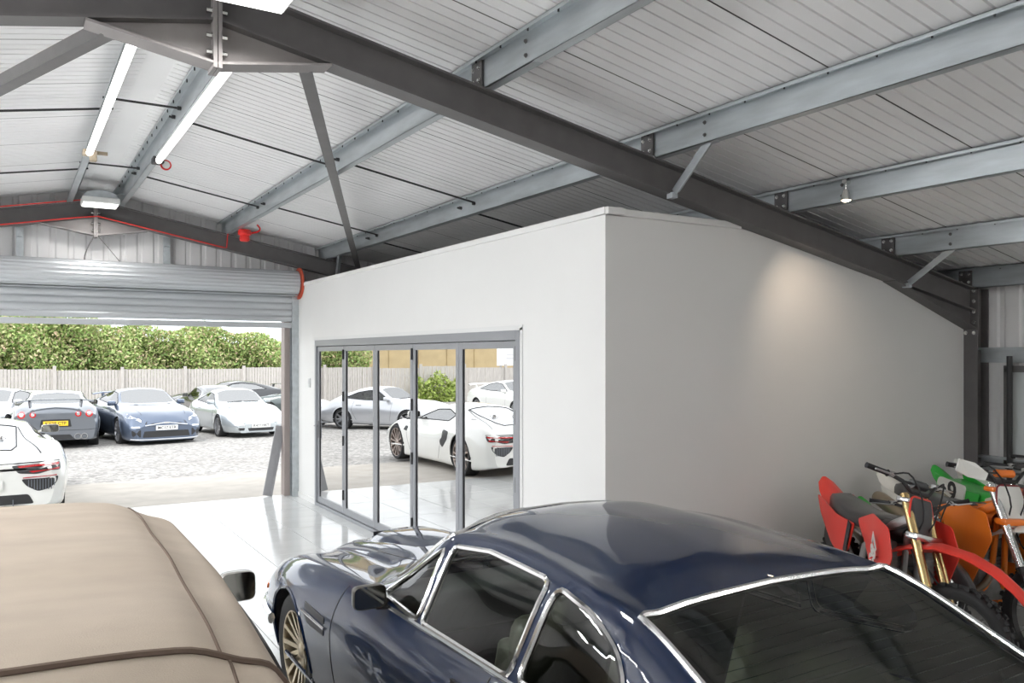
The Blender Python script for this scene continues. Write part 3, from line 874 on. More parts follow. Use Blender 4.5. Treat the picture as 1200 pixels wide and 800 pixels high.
        for ri, (name, kind, poly, mt, tr) in enumerate(regs):
            fs = [f for f in bm.faces if f.material_index == ri + 1]
            groups = [fs] if kind == 'top' and min(p[0] for p in poly) < 0 else [[f for f in fs if f.calc_center_median().x > 0], [f for f in fs if f.calc_center_median().x < 0]]
            for g in groups:
                if not g: continue
                b2 = take(g)
                if name == 'arch':
                    for lp in loops(b2):
                        lp = [p for p in lp]; s = 1 if lp[0].x > 0 else -1
                        lp = thin(lp, .02); wy = sum(p.y for p in lp) / len(lp)
                        inner = [Vector((s * (self.F['hw'](wy) - .36), p.y, p.z)) for p in lp]
                        mb = MB(); mb.grid([lp, inner], closed_u=False)
                        mb.add([lp[-1], lp[0], inner[0], inner[-1]], [(0, 1, 2, 3)]); mb.add(inner, [tuple(range(len(inner)))])
                        mb.build('wheel_well', M_blk, root)
                        if arch_lip:
                            up = sorted([p for p in lp if p.z > wr_ * .8], key=lambda p: math.atan2(p.z - wr_, p.y - wy))
                            if len(up) > 4: MB().tube([p - Vector((s * .004, 0, 0)) for p in up], .012, 6).build('arch_lip', paint, root, smooth=True)
                else:
                    o = put(b2, name, mt); self.parts.append(o)
                    if tr:
                        for lp in loops(b2):
                            lp = thin(lp, .02)
                            if len(lp) > 4: MB().tube(lp, trim_r, 7, closed=True).build('window_trim', trim, o, smooth=True)
                b2.free()
        body = [f for f in bm.faces if f.material_index == 0]
        b2 = take(body); self.body = put(b2, 'body_shell', paint)
        if lining is not None:
            ca, cb = cabin; b3 = take([f for f in body if ca < f.calc_center_median().y < cb and f.calc_center_median().z > .26])
            b3.normal_update()
            nv = {v: v.co - v.normal * .022 for v in b3.verts}
            for v, c in nv.items(): v.co = c
            o = put(b3, 'cabin_lining', lining); b3.free()
            hwm = self.F['hw'](0) - .06
            MB().box((0, (ca + cb) / 2, .27), (hwm * 2, cb - ca, .02)).box((0, cb - .02, .55), (hwm * 1.9, .03, .55)).box((0, ca + .02, .50), (hwm * 1.9, .03, .45)).build('cabin_floor', M_dark, root)
        b2.free(); bm.free()

M_tyre = mat('tyre_rubber', (.022, .022, .023), .7)
M_chrome = mat('chrome', (.80, .80, .80), .12, metal=1.0)
M_disc = mat('brake_disc', (.35, .35, .35), .35, metal=1.0)
def wheel(parent, x, y, r, w, rim_m, spokes=10, s=1, rim_r=.70, twist=0.0, dish=.03, sw=.035, name='wheel', tyre=None):
    """tyre with a spoked alloy rim facing outwards on side s"""
    rr = r * rim_r
    ty = MB().lathe([(rr * .98, -w / 2 + .01), (rr + .02, -w / 2), (r - .025, -w / 2), (r - .004, -w / 2 + .025), (r, -w / 4), (r, w / 4), (r - .004, w / 2 - .025), (r - .025, w / 2), (rr + .02, w / 2), (rr * .98, w / 2 - .01)], (0, 0, 0), 'x', 40)
    t = ty.build(name, tyre or M_tyre, parent, smooth=50, loc=(x, y, r))
    rm = MB(); o = s * w / 2
    rm.lathe([(rr * 1.0, o * .98), (rr * .965, o * .96), (rr * .93, o * .5), (rr * .93, -o * .9)], (0, 0, 0), 'x', 40)
    for k in range(spokes):
        a = 2 * PI * k / spokes; b = a + twist
        p0 = (o - s * dish, .045 * math.cos(a), .045 * math.sin(a)); p1 = (o - s * .012, rr * .955 * math.cos(b), rr * .955 * math.sin(b))
        rm.bar(p0, p1, .018, sw, up=(0, -math.sin((a + b) / 2), math.cos((a + b) / 2)))
    rm.lathe([(0, o - s * (dish - .015)), (.035, o - s * (dish - .014)), (.055, o - s * dish), (.055, o - s * (dish + .03))], (0, 0, 0), 'x', 20)
    rm.build('alloy_rim', rim_m, t, smooth=35)
    MB().lathe([(0, o - s * .09), (rr * .74, o - s * .09), (rr * .74, o - s * .1), (0, o - s * .1)], (0, 0, 0), 'x', 24).build('brake_disc', M_disc, t, smooth=30)
    return t
def wheels(root, tr, ya, yb, r, w, rim, spokes, **kw):
    for y in (ya, yb):
        for s in (-1, 1): wheel(root, s * tr, y, r, w, rim, spokes, s, **kw)
M_seat_t = mat('tan_leather', (.32, .24, .15), .5, noise=.1, scale=12)
M_seat_k = mat('dark_leather', (.10, .088, .07), .5)
def interior(root, ys, zf, m, xs=(-.36, .36), rhd=True, dash_y=.55, dash_z=.80, bench=None, hs=.0, wheel_m=None, top_z=1.05):
    for x in xs:
        st = MB(); st.cbox((x, ys + .08, zf + .12), (.50, .52, .18), .06)
        st.M = Matrix.Translation((x, ys - .22, zf + .18)) @ Matrix.Rotation(math.radians(16), 4, 'X')
        st.cbox((0, 0, .27), (.48, .14, .60), .06); st.cbox((.2, .05, .22), (.08, .14, .42), .03); st.cbox((-.2, .05, .22), (.08, .14, .42), .03)
        st.M = None
        s_ = st.build('seat', m, root, smooth=45)
        hr = MB(); hr.cbox((x, ys - .47, min(top_z, zf + .80)), (.26, .09, .17), .035); hr.build('headrest', m, s_, smooth=45)
    if bench:
        b = MB(); b.cbox((0, bench + .1, zf + .16), (1.05, .45, .16), .05); b.M = Matrix.Translation((0, bench - .14, zf + .2)) @ Matrix.Rotation(math.radians(22), 4, 'X')
        for x in (-.27, .27): b.cbox((x, 0, .2), (.5, .13, .42), .05)
        b.M = None; b.build('rear_seat', m, root, smooth=45)
    d = MB(); d.cbox((0, dash_y, dash_z - .09), (1.34, .38, .20), .05); d.cbox((0, ys + .1, zf + .10), (.2, 1.0, .22), .03); d.build('dashboard', M_dark, root, smooth=45)
    sx_ = .36 if rhd else -.36; c = Vector((sx_, dash_y - .30, dash_z - .02)); Rt = Matrix.Rotation(math.radians(-62), 3, 'X')
    sw = MB(); sw.tube([c + Rt @ Vector((.19 * math.cos(2 * PI * k / 24), .19 * math.sin(2 * PI * k / 24), 0)) for k in range(24)], .014, 8, closed=True)
    for a in (0, PI, -PI / 2): sw.bar(c, c + Rt @ Vector((.19 * math.cos(a), .19 * math.sin(a), 0)), .025, .012)
    sw.cyl(c, c + Vector((0, .22, -.08)), .03, 8); sw.build('steering_wheel', wheel_m or M_dark, root, smooth=40)
def plate(root, y, z, s, m, txt=None, w=.52, h=.115, tilt=0, mt=None):
    """number plate facing +y (s = 1) or -y (s = -1)"""
    o = MB().cbox((0, 0, 0), (w, .012, h), .004).build('number_plate', m, root, loc=(0, y, z)); o.rotation_euler.x = tilt
    if txt:
        M = Matrix.Translation((0, s * .0065, 0)) @ (Matrix.Rotation(PI, 4, 'Z') if s > 0 else Matrix.Identity(4)) @ Matrix.Rotation(PI / 2, 4, 'X')
        text(txt, 'lettering', .098, mt or M_dark, o, M, .001, .0012)
    return o
M_mglass = mat('mirror_glass', (.30, .30, .28), .05, metal=1.0)
def mirror(root, x, y, z, s, paint, w=.19, h=.12, d=.09, glass=True):
    mb = MB(); rows = []
    for k, (dy, f) in enumerate(((d, .35), (d * .85, .72), (d * .5, .95), (0, 1.0), (-.012, .97))):
        rows.append([(s * (w / 2) + w / 2 * f * c * 1.0, dy, h / 2 * f * sn) for c, sn in ((math.copysign(abs(math.cos(2 * PI * q / 20)) ** .4, math.cos(2 * PI * q / 20)), math.copysign(abs(math.sin(2 * PI * q / 20)) ** .4, math.sin(2 * PI * q / 20))) for q in range(21))])
    mb.grid(rows); mb.add(rows[0][:-1], [tuple(range(20))]); mb.add([(p[0], -.004, p[2]) for p in rows[-1][:-1]], [tuple(range(20))], 1)
    mb.bar((s * .03, .04, -.02), (-s * .09, .05, -.07), .03, .03)
    mb2 = [paint, M_mglass]
    return mb.build('door_mirror', mb2, root, smooth=40, loc=(x, y, z))
def car_root(name, label, x, y, rz, z=0.0, cat='car', group=None):
    t = thing(name, label, cat, (x, y, z), rz, group); return t
M_glass_car = thin_glass('car_window_glass', (.74, .83, .76), .06)
M_glass_dk = thin_glass('car_window_tint', (.34, .38, .40), .30)
M_rub = mat('window_rubber', (.02, .02, .022), .5)
M_head = thin_glass('headlamp_cover', (.9, .93, .95), .12)
M_lampref = mat('lamp_reflector', (.85, .86, .88), .12, metal=.9)
M_tail = mat('tail_lamp_red', (.55, .01, .015), .12, coat=1)
M_amber = mat('amber_lens', (.75, .16, .02), .15, coat=1)
M_py = mat('yellow_plate', (.85, .55, .04), .35)
M_pw = mat('white_plate', (.78, .78, .76), .35)
def paint(name, col, rough=.35, metal=0.0, coat=1.0, noise=0):
    return mat(name, col, rough, metal=metal, coat=coat, noise=noise, scale=300)
# ---------------------------------------------------------------- the dark blue grand tourer by the office box
GT = dict(keys=dict(
    zc=[(-2.45, .80), (-2.38, .90), (-2.15, .945), (-1.95, 1.0), (-1.365, 1.225), (-1.0, 1.29), (-.6, 1.325), (-.33, 1.328), (-.05, 1.285), (.55, .945), (.62, .93), (.9, .90), (1.3, .87), (1.7, .815), (2.05, .745), (2.18, .685), (2.24, .60)],
    w1=[(-2.45, .3), (.3, .32), (.9, .27), (2.24, .25)], d1=[(-2.45, .01), (-1.95, .004), (-1.365, .0075), (-1.0, .0155), (-.6, .019), (-.1, .018), (.3, .03), (.7, .012), (1.2, .010), (2.24, .008)],
    wr=[(-2.45, .57), (-1.9, .63), (-1.365, .625), (-.6, .585), (-.175, .60), (.05, .645), (.3, .715), (.6, .60), (.9, .47), (1.5, .44), (2.24, .42)],
    zr=[(-2.45, .78), (-2.2, .925), (-1.9, 1.01), (-1.365, 1.195), (-.95, 1.232), (-.6, 1.248), (-.175, 1.212), (.3, .925), (.6, .875), (.9, .845), (1.3, .812), (1.7, .762), (2.05, .68), (2.24, .55)],
    wb=[(-2.45, .66), (-1.9, .76), (-1.365, .785), (-.95, .775), (.3, .775), (.9, .765), (1.305, .77), (1.7, .735), (2.05, .68), (2.24, .58)],
    zb=[(-2.45, .72), (-1.9, .90), (-1.365, .895), (-.95, .872), (.3, .868), (.9, .845), (1.305, .82), (1.7, .765), (2.05, .665), (2.24, .52)],
    hw=[(-2.45, .72), (-2.3, .82), (-1.9, .88), (-1.305, .915), (-.5, .895), (.5, .895), (1.305, .912), (1.8, .875), (2.05, .80), (2.18, .74), (2.24, .66)],
    zw=[(-2.45, .60), (-1.3, .66), (0, .60), (1.3, .64), (2.24, .45)], zl=[(-2.45, .42), (0, .36), (2.24, .33)], zs=[(-2.45, .30), (-1.5, .22), (1.5, .20), (2.24, .24)]))
M_navy = mat('navy_paint', (.0025, .011, .040), .35, spec=.12, coat=1.0)
gt = car_root('sports_car', 'dark navy blue classic sports car with chrome window frames beside the office box', 2.24, 3.365, 0)
C = Car(GT, 96, 56)
ws = [(0, .56), (.40, .50), (.665, .27), (.575, -.10), (.30, -.035), (0, -.02)]; ws = ws + [(-x, y) for x, y in ws[-2:0:-1]]
rg = [(0, -1.37), (.40, -1.375), (.595, -1.39), (.625, -1.80), (.60, -1.99), (0, -2.03)]; rg = rg + [(-x, y) for x, y in rg[-2:0:-1]]
C.skin(gt, M_navy, [
    ('windscreen', 'top', ws, M_glass_car, True), ('rear_window', 'top', rg, M_glass_car, True),
    ('quarter_light', 'side', rpoly([(.245, .900), (-.145, 1.175), (-.15, .885)], .03), M_glass_car, True),
    ('door_window', 'side', rpoly([(-.19, .884), (-.205, 1.19), (-.5, 1.222), (-.935, 1.212), (-.89, .888)], .03), M_glass_car, True),
    ('rear_side_window', 'side', rpoly([(-.945, .892), (-.99, 1.207), (-1.23, 1.175), (-1.40, 1.11), (-1.48, 1.02), (-1.40, .93)], .06), M_glass_car, True)],
    [(1.305, .365), (-1.305, .365)], .33, lining=mat('beige_headlining', (.38, .35, .28), .7), cabin=(-2.05, .60), trim=M_chrome, trim_r=.0125)
M_gold = mat('pale_gold_alloy', (.55, .47, .34), .3, metal=.9)
wheels(gt, .765, 1.305, -1.305, .33, .20, M_gold, 14, rim_r=.68, dish=.05, sw=.026)
interior(gt, -.30, .27, M_seat_k, bench=-1.15, dash_y=.36, dash_z=.86, top_z=1.08)
# bright strips
for s in (-1, 1):
    C.line([(.30, .868), (-1.40, .885)], lambda y, z, o, s=s: C.side(y, z, s, .004), .010, 30).build('waist_strip', M_chrome, gt, smooth=True)
    C.line([(.62, .85), (.60, .60), (.57, .34)], C.ps(s), .004).build('door_shut_line', M_rub, gt)
    C.line([(-.80, .86), (-.86, .60), (-.78, .34)], C.ps(s), .004).build('door_shut_line', M_rub, gt)
    C.patch(rpoly([(.99, .70), (.70, .685), (.69, .655), (.97, .665)], .01), C.ps(s), .004, .01).build('wing_vent', M_dark, gt)
    C.patch(rpoly([(.98, .645), (.69, .632), (.685, .60), (.93, .60)], .01), C.ps(s), .004, .01).build('wing_vent', M_dark, gt)
    C.line([(1.0, .652), (.67, .64)], lambda y, z, o, s=s: C.side(y, z, s, .006), .008).build('vent_bar', M_chrome, gt, smooth=True)
    C.patch(rpoly([(1.98, .585), (1.86, .585), (1.86, .555), (1.98, .555)], .01), C.ps(s), .008, .01).build('side_marker', M_amber, gt)
    # chrome overrider and bumper end
    mb = MB(); pts = [C.side(y, .44, s, .02) for y in (1.62, 1.75, 1.9, 2.0, 2.08)] + [(s * x, 2.27, .44) for x in (.55, .3, 0)]
    mb.tube(pts, .035, 8, flat=.6); mb.build('front_bumper', M_chrome, gt, smooth=True)
    C.patch(oval(s * .50, .56, .095, .085), C.pe(True), .012, .02).build('headlamp', M_lampref, gt, smooth=True)
    C.line([(-1.45, .62), (-.9, .60)], C.ps(s), .003).build('body_crease', M_navy, gt, smooth=True)
    hd = MB(); hd.bar(C.side(-.62, .80, s, .012), C.side(-.78, .80, s, .012), .012, .022); hd.build('door_handle', M_chrome, gt)
    mb = MB(); q = C.side(.13, .87, s, .0)
    mb.tube([q, (q[0] + s * .05, q[1] + .02, q[2] + .0), (q[0] + s * .085, q[1] + .02, q[2] + .035)], .011, 6); mb.build('mirror_stalk', M_dark, gt, smooth=True)
    mi = mirror(gt, q[0] + s * .015, .14, .925, s, mat('mirror_black', (.06, .055, .045), .35), .155, .105, .07)
# bonnet lines, scoop and wipers
C.line([(.34, .68), (.36, 1.2), (.34, 1.75), (.25, 2.02), (-.25, 2.02), (-.34, 1.75), (-.36, 1.2), (-.34, .68), (.34, .68)], C.pt(), .004).build('bonnet_shut_line', M_rub, gt)
sc = MB(); rows = []
for y, h, w in ((1.05, .0, .20), (1.25, .018, .235), (1.5, .040, .25), (1.72, .058, .245), (1.80, .05, .235), (1.82, .0, .225)):
    rows.append([(x * w, y, C.sz(x * w, y) + h * (1 - abs(x) ** 4) - .002) for x in np.linspace(-1, 1, 15)])
sc.grid(rows); sc.build('bonnet_scoop', M_navy, gt, smooth=60)
MB().box((0, 1.824, C.sz(0, 1.82) + .022), (.36, .01, .04)).build('scoop_mesh', M_dark, gt)
wp = MB()
for x0, x1 in ((.05, .52), (-.42, .05)): wp.tube([C.top(x0, .60, .012), C.top(x0 + .02, .56, .02)], .006, 6).tube([C.top(x0 + (x1 - x0) * t, .55 - .05 * (abs(x0 + (x1 - x0) * t) / .5) ** 2 - .02, .014) for t in np.linspace(0, 1, 8)], .005, 5)
wp.build('wiper', M_dark, gt, smooth=True)
MB().tube([C.top(x, -.09, .004) for x in np.linspace(-.56, .56, 9)], .006, 5).build('header_strip', M_chrome, gt, smooth=True)
gr = MB(); C.patch(rpoly([(-.34, .46), (-.38, .52), (-.30, .60), (.30, .60), (.38, .52), (.34, .46)], .03), C.pe(True), .006, .02, mb=gr); gr.build('grille', M_dark, gt)
cg = MB()
for k in range(9): cg.tube([C.end(x, .47 + k * .015, True, .012) for x in np.linspace(-.33, .33, 7)], .0035, 4)
cg.build('grille_bars', M_chrome, gt)['kind'] = 'stuff'
plate(gt, 2.29, .36, 1, M_pw)
mb = MB(); mb.tube([(s_ * .70, -2.47 + .03 * abs(s_), .52) for s_ in np.linspace(-1, 1, 9)], .04, 8, flat=.6); mb.build('rear_bumper', M_chrome, gt, smooth=True)
for s in (-1, 1):
    C.patch(rpoly([(s * .62, .72), (s * .38, .72), (s * .38, .62), (s * .62, .62)], .02), C.pe(False), .01, .02).build('tail_lamp', M_tail, gt)
# rear demister lines and hoop of the rear belts
dm = MB()
for k in range(15):
    y = -1.45 - k * .035; dm.tube([C.top(x, y, -.006) for x in np.linspace(-.54, .54, 9)], .0011, 4)
dm.build('demister_wires', mat('demister', (.10, .10, .085), .6), gt)['kind'] = 'stuff'
tp = MB(); tp.cbox((0, -1.62, .80), (1.15, .62, .03), .01); tp.build('parcel_shelf', mat('olive_carpet', (.16, .145, .105), .85), gt)

# ---------------------------------------------------------------- beige soft top car nearest the camera
CV = dict(keys=dict(
    zc=[(-2.25, .84), (-2.18, .92), (-1.95, .965), (-1.80, 1.0), (-1.27, 1.372), (-1.1, 1.403), (-.8, 1.412), (-.5, 1.441), (-.2, 1.443), (.08, 1.459), (.3, 1.449), (.45, 1.438), (.55, 1.40), (1.15, 1.0), (1.3, .97), (2.0, .86), (2.28, .74), (2.35, .60)],
    w1=[(-2.25, .35), (-1.27, .40), (.5, .40), (1.2, .4), (2.35, .4)], d1=[(-2.25, .01), (-1.27, .016), (.5, .018), (1.2, .012), (2.35, .01)],
    wr=[(-2.25, .62), (-1.27, .60), (-.5, .625), (.3, .625), (.55, .63), (.95, .70), (1.3, .60), (2.35, .55)],
    zr=[(-2.25, .80), (-1.95, .945), (-1.27, 1.28), (-.5, 1.34), (.2, 1.345), (.5, 1.305), (.95, .99), (1.3, .94), (2.0, .82), (2.35, .56)],
    wb=[(-2.25, .72), (-1.8, .79), (-1.2, .80), (.9, .79), (1.3, .77), (2.0, .72), (2.35, .62)],
    zb=[(-2.25, .76), (-1.8, .94), (.9, .93), (1.3, .89), (2.0, .78), (2.35, .52)],
    hw=[(-2.25, .76), (-2.05, .86), (-1.4, .90), (0, .885), (1.4, .90), (2.0, .85), (2.25, .74), (2.35, .64)],
    zw=[(-2.25, .62), (0, .64), (2.35, .5)], zl=[(-2.25, .42), (0, .36), (2.35, .33)], zs=[(-2.25, .30), (-1.5, .2), (1.5, .18), (2.35, .22)]))
cv = car_root('convertible_car', 'convertible with a closed beige fabric soft top, nearest the camera', -.08, 3.2, 0)
M_fab = mat('beige_canvas', (.42, .355, .29), .85, noise=.07, scale=3.5, stretch=(1, 2.2, 1), bump=.25, bscale=260)
M_fab2 = mat('canvas_seam', (.12, .085, .065), .9)
M_cvp = mat('silver_beige_paint', (.36, .34, .31), .3, metal=.6, coat=1)
K = Car(CV, 84, 51)
st = [(.735, .50), (.735, -1.55), (.69, -1.86), (0, -1.92)]; st = st + [(-x, y) for x, y in st[-2::-1]]
kws = [(0, 1.10), (.40, 1.04), (.64, .88), (.58, .56), (0, .53)]; kws = kws + [(-x, y) for x, y in kws[-2:0:-1]]
K.skin(cv, M_cvp, [
    ('windscreen', 'top', kws, M_glass_dk, True),
    ('door_window', 'side', rpoly([(.80, .97), (.42, 1.20), (-.45, 1.235), (-.50, .96)], .03), M_glass_dk, True),
    ('rear_side_window', 'side', rpoly([(-.55, .96), (-.52, 1.225), (-.90, 1.19), (-1.02, .97)], .03), M_glass_dk, True),
    ('soft_top', 'top', st, M_fab, False)], [(1.36, .37), (-1.36, .37)], .33, lining=M_dark, cabin=(-1.95, 1.1), trim=M_rub, trim_r=.010)
wheels(cv, .775, 1.36, -1.36, .33, .22, M_lampref, 7, rim_r=.72, sw=.05)
interior(cv, -.2, .26, M_seat_k, bench=-1.05, dash_y=.75, dash_z=.90)
for s in (-1, 1):
    K.line([(s * .485, .50), (s * .49, -.4), (s * .485, -1.265)], lambda x, y, o: K.top(x, y, .001), .0042, 16).build('soft_top_seam', M_fab2, cv, smooth=True)
    K.line([(s * .50, -1.265), (s * .505, -1.88)], lambda x, y, o: K.top(x, y, .001), .0042, 12).build('soft_top_seam', M_fab2, cv, smooth=True)
    mirror(cv, s * .865, .56, .985, s, M_cvp, .15, .13, .10)
    K.line([(.95, .92), (.93, .6), (.9, .34)], K.ps(s), .004).build('door_shut_line', M_rub, cv)
    K.line([(-.52, .93), (-.55, .6), (-.5, .34)], K.ps(s), .004).build('door_shut_line', M_rub, cv)
    K.patch(rpoly([(s * .70, .66), (s * .42, .70), (s * .42, .56), (s * .66, .54)], .04), K.pe(True), .006, .02).build('headlamp', M_lampref, cv)
    K.patch(rpoly([(s * .72, .74), (s * .42, .76), (s * .42, .62), (s * .70, .60)], .03), K.pe(False), .006, .02).build('tail_lamp', M_tail, cv)
K.line([(-.72, -1.285), (-.45, -1.275), (0, -1.27), (.45, -1.275), (.72, -1.285)], lambda x, y, o: K.top(x, y, .003), .0085, 14).build('rear_bow_seam', M_fab2, cv, smooth=True)
plate(cv, 2.36, .42, 1, M_pw); plate(cv, -2.265, .62, -1, M_py)
K.patch(rpoly([(-.4, .50), (-.34, .62), (.34, .62), (.4, .50)], .03), K.pe(True), .005, .02).build('grille', M_dark, cv)
# ---------------------------------------------------------------- cars in the yard
GR = dict(keys=dict(   # big coupe
    zc=[(-2.30, .90), (-2.26, 1.0), (-2.15, 1.04), (-1.80, 1.07), (-.9, 1.32), (-.35, 1.37), (.0, 1.345), (.92, 1.0), (1.0, .985), (1.5, .93), (2.0, .84), (2.26, .74), (2.36, .62), (2.39, .52)],
    wr=[(-2.30, .62), (-1.8, .62), (-.9, .555), (-.1, .57), (.65, .70), (1.0, .62), (2.39, .55)],
    zr=[(-2.30, .88), (-1.85, 1.05), (-.9, 1.255), (-.3, 1.31), (-.02, 1.27), (.65, 1.0), (1.0, .97), (1.5, .905), (2.0, .81), (2.39, .50)],
    wb=[(-2.30, .82), (-1.8, .84), (-.5, .80), (.6, .79), (1.3, .80), (2.0, .76), (2.39, .62)],
    zb=[(-2.30, .84), (-1.8, 1.0), (-.5, .965), (.6, .94), (1.4, .875), (2.0, .775), (2.39, .46)],
    hw=[(-2.30, .84), (-2.2, .90), (-1.4, .95), (-.4, .915), (.5, .91), (1.4, .945), (2.0, .92), (2.28, .82), (2.39, .72)],
    zw=[(-2.30, .62), (0, .66), (2.39, .44)], zl=[(-2.30, .40), (0, .36), (2.39, .30)], zs=[(-2.30, .26), (-1.5, .17), (1.5, .15), (2.39, .15)]))
NN = dict(keys=dict(   # small rear engined coupe
    zc=[(-2.12, .60), (-2.08, .72), (-1.95, .82), (-1.5, 1.0), (-.75, 1.235), (-.25, 1.30), (.10, 1.265), (.72, .93), (.80, .91), (1.3, .80), (1.75, .68), (1.98, .56), (2.08, .48), (2.12, .42)],
    w1=[(-2.12, .35), (2.12, .34)], d1=[(-2.12, .03), (-.25, .014), (.9, .012), (1.6, .012), (2.12, .01)],
    wr=[(-2.12, .52), (-1.4, .56), (-.75, .52), (0, .555), (.5, .66), (.8, .58), (1.3, .47), (2.12, .42)],
    zr=[(-2.12, .56), (-1.5, .95), (-.75, 1.165), (-.25, 1.235), (.06, 1.185), (.5, .94), (.8, .875), (1.3, .775), (1.75, .67), (2.12, .40)],
    wb=[(-2.12, .68), (-1.4, .78), (-.5, .735), (.5, .74), (1.15, .70), (1.7, .66), (2.12, .52)],
    zb=[(-2.12, .60), (-1.3, .90), (-.4, .875), (.5, .855), (1.1, .845), (1.55, .775), (1.85, .66), (2.12, .40)],
    hw=[(-2.12, .72), (-1.9, .82), (-1.2, .90), (-.3, .845), (.6, .835), (1.15, .87), (1.75, .82), (2.0, .72), (2.12, .62)],
    zw=[(-2.12, .50), (0, .60), (2.12, .36)], zl=[(-2.12, .36), (0, .34), (2.12, .26)], zs=[(-2.12, .25), (-1.5, .18), (1.3, .16), (2.12, .18)]))
HY = dict(keys=dict(   # low mid engined car
    zc=[(-2.25, .66), (-2.22, .74), (-2.1, .82), (-1.7, .90), (-1.1, 1.0), (-.45, 1.14), (.05, 1.165), (.42, 1.10), (1.2, .80), (1.4, .76), (2.0, .62), (2.3, .48), (2.39, .38)],
    wr=[(-2.25, .50), (-1.6, .46), (-1.0, .48), (-.3, .53), (.15, .54), (.85, .72), (1.3, .58), (2.39, .5)],
    zr=[(-2.25, .66), (-1.7, .87), (-1.0, .98), (-.3, 1.09), (.1, 1.08), (.85, .82), (1.3, .745), (2.0, .60), (2.39, .36)],
    wb=[(-2.25, .74), (-1.9, .82), (-1.35, .84), (-.6, .78), (.6, .76), (1.3, .80), (1.8, .74), (2.39, .55)],
    zb=[(-2.25, .68), (-1.9, .86), (-1.35, .925), (-.6, .86), (.5, .80), (1.25, .80), (1.8, .70), (2.39, .34)],
    hw=[(-2.25, .80), (-2.15, .90), (-1.9, .95), (-1.3, .97), (-.2, .90), (.6, .90), (1.3, .96), (1.8, .93), (2.2, .80), (2.39, .62)],
    zw=[(-2.25, .52), (-1.3, .64), (0, .52), (1.3, .58), (2.39, .28)], zl=[(-2.25, .36), (0, .28), (2.39, .22)], zs=[(-2.25, .24), (-1.6, .14), (1.6, .12), (2.39, .13)]))
M_body_grey = mat('slate_grey_paint', (.17, .185, .21), .32, metal=.5, coat=1)
M_body_blue = mat('steel_blue_paint', (.10, .13, .19), .28, metal=.5, coat=1)
M_body_silver = mat('ice_silver_paint', (.50, .54, .56), .25, metal=.45, coat=1)
M_body_black = mat('black_paint', (.02, .021, .025), .25, coat=1)
M_body_white = mat('pearl_white_paint', (.80, .80, .77), .25, coat=1)
M_body_pale = mat('pale_silver_paint', (.55, .56, .58), .25, metal=.4, coat=1)
M_body_green = mat('dark_grey_green_paint', (.09, .11, .11), .3, metal=.4, coat=1)
M_alloy = mat('silver_alloy', (.55, .55, .57), .28, metal=.9)
M_alloy_d = mat('dark_alloy', (.10, .10, .11), .3, metal=.9)

def sym(p): return p + [(-x, y) for x, y in p[-2:0:-1]]
def coupe(sp, root, pm, kind, rim, spokes, ny=44):
    C = Car(sp, ny, 45)
    if kind == 'gr':
        C.skin(root, pm, [('windscreen', 'top', sym([(0, .93), (.40, .88), (.66, .66), (.545, .02), (0, .04)]), M_glass_dk, False),
            ('rear_window', 'top', sym([(0, -.98), (.50, -1.0), (.57, -1.66), (0, -1.72)]), M_glass_dk, False),
            ('side_window', 'side', rpoly([(.60, .98), (.02, 1.235), (-.4, 1.275), (-.95, 1.205), (-1.35, 1.03), (-.5, .985)], .05), M_glass_dk, True)],
            [(1.39, .375), (-1.39, .375)], .345, lining=M_dark, cabin=(-1.7, 1.0), trim=M_rub, trim_r=.012)
        wheels(root, .80, 1.39, -1.39, .345, .25, rim, spokes, rim_r=.76, sw=.032); interior(root, .0, .26, M_seat_k, dash_y=.6, dash_z=.88, bench=None, top_z=1.08)
        mz, my = 1.0, .52
    elif kind == 'nn':
        C.skin(root, pm, [('windscreen', 'top', sym([(0, .70), (.40, .66), (.62, .50), (.53, .085), (0, .12)]), M_glass_dk, False),
            ('rear_window', 'top', sym([(0, -.84), (.44, -.86), (.50, -1.38), (0, -1.44)]), M_glass_dk, False),
            ('side_window', 'side', rpoly([(.46, .895), (.04, 1.14), (-.3, 1.185), (-.75, 1.11), (-1.15, .94), (-.4, .895)], .05), M_glass_car, True)],
            [(1.135, .345), (-1.135, .355)], .315, lining=M_dark, cabin=(-1.35, .75), trim=M_rub, trim_r=.010)
        wheels(root, .755, 1.135, -1.135, .315, .23, rim, spokes, rim_r=.74, sw=.05); interior(root, -.1, .24, M_seat_k, dash_y=.42, dash_z=.82, bench=None, top_z=1.02)
        mz, my = .94, .40
    for s in (-1, 1):
        x = C.sx(my, mz - .02); mirror(root, s * (x + .01), my - .02, mz, s, pm, .20, .13, .10)
        zt = mz - .08
        C.line([(my + .18, zt - .02), (my + .16, .5), (my + .12, .30)], C.ps(s), .004, 8).build('door_shut_line', M_rub, root)
        C.line([(my - 1.15, zt), (my - 1.2, .6), (my - 1.05, .30)], C.ps(s), .004, 8).build('door_shut_line', M_rub, root)
        hb = MB(); hb.bar(C.side(my - 1.05, zt - .12, s, .01), C.side(my - .88, zt - .12, s, .01), .012, .022); hb.build('door_handle', pm, root)
    return C
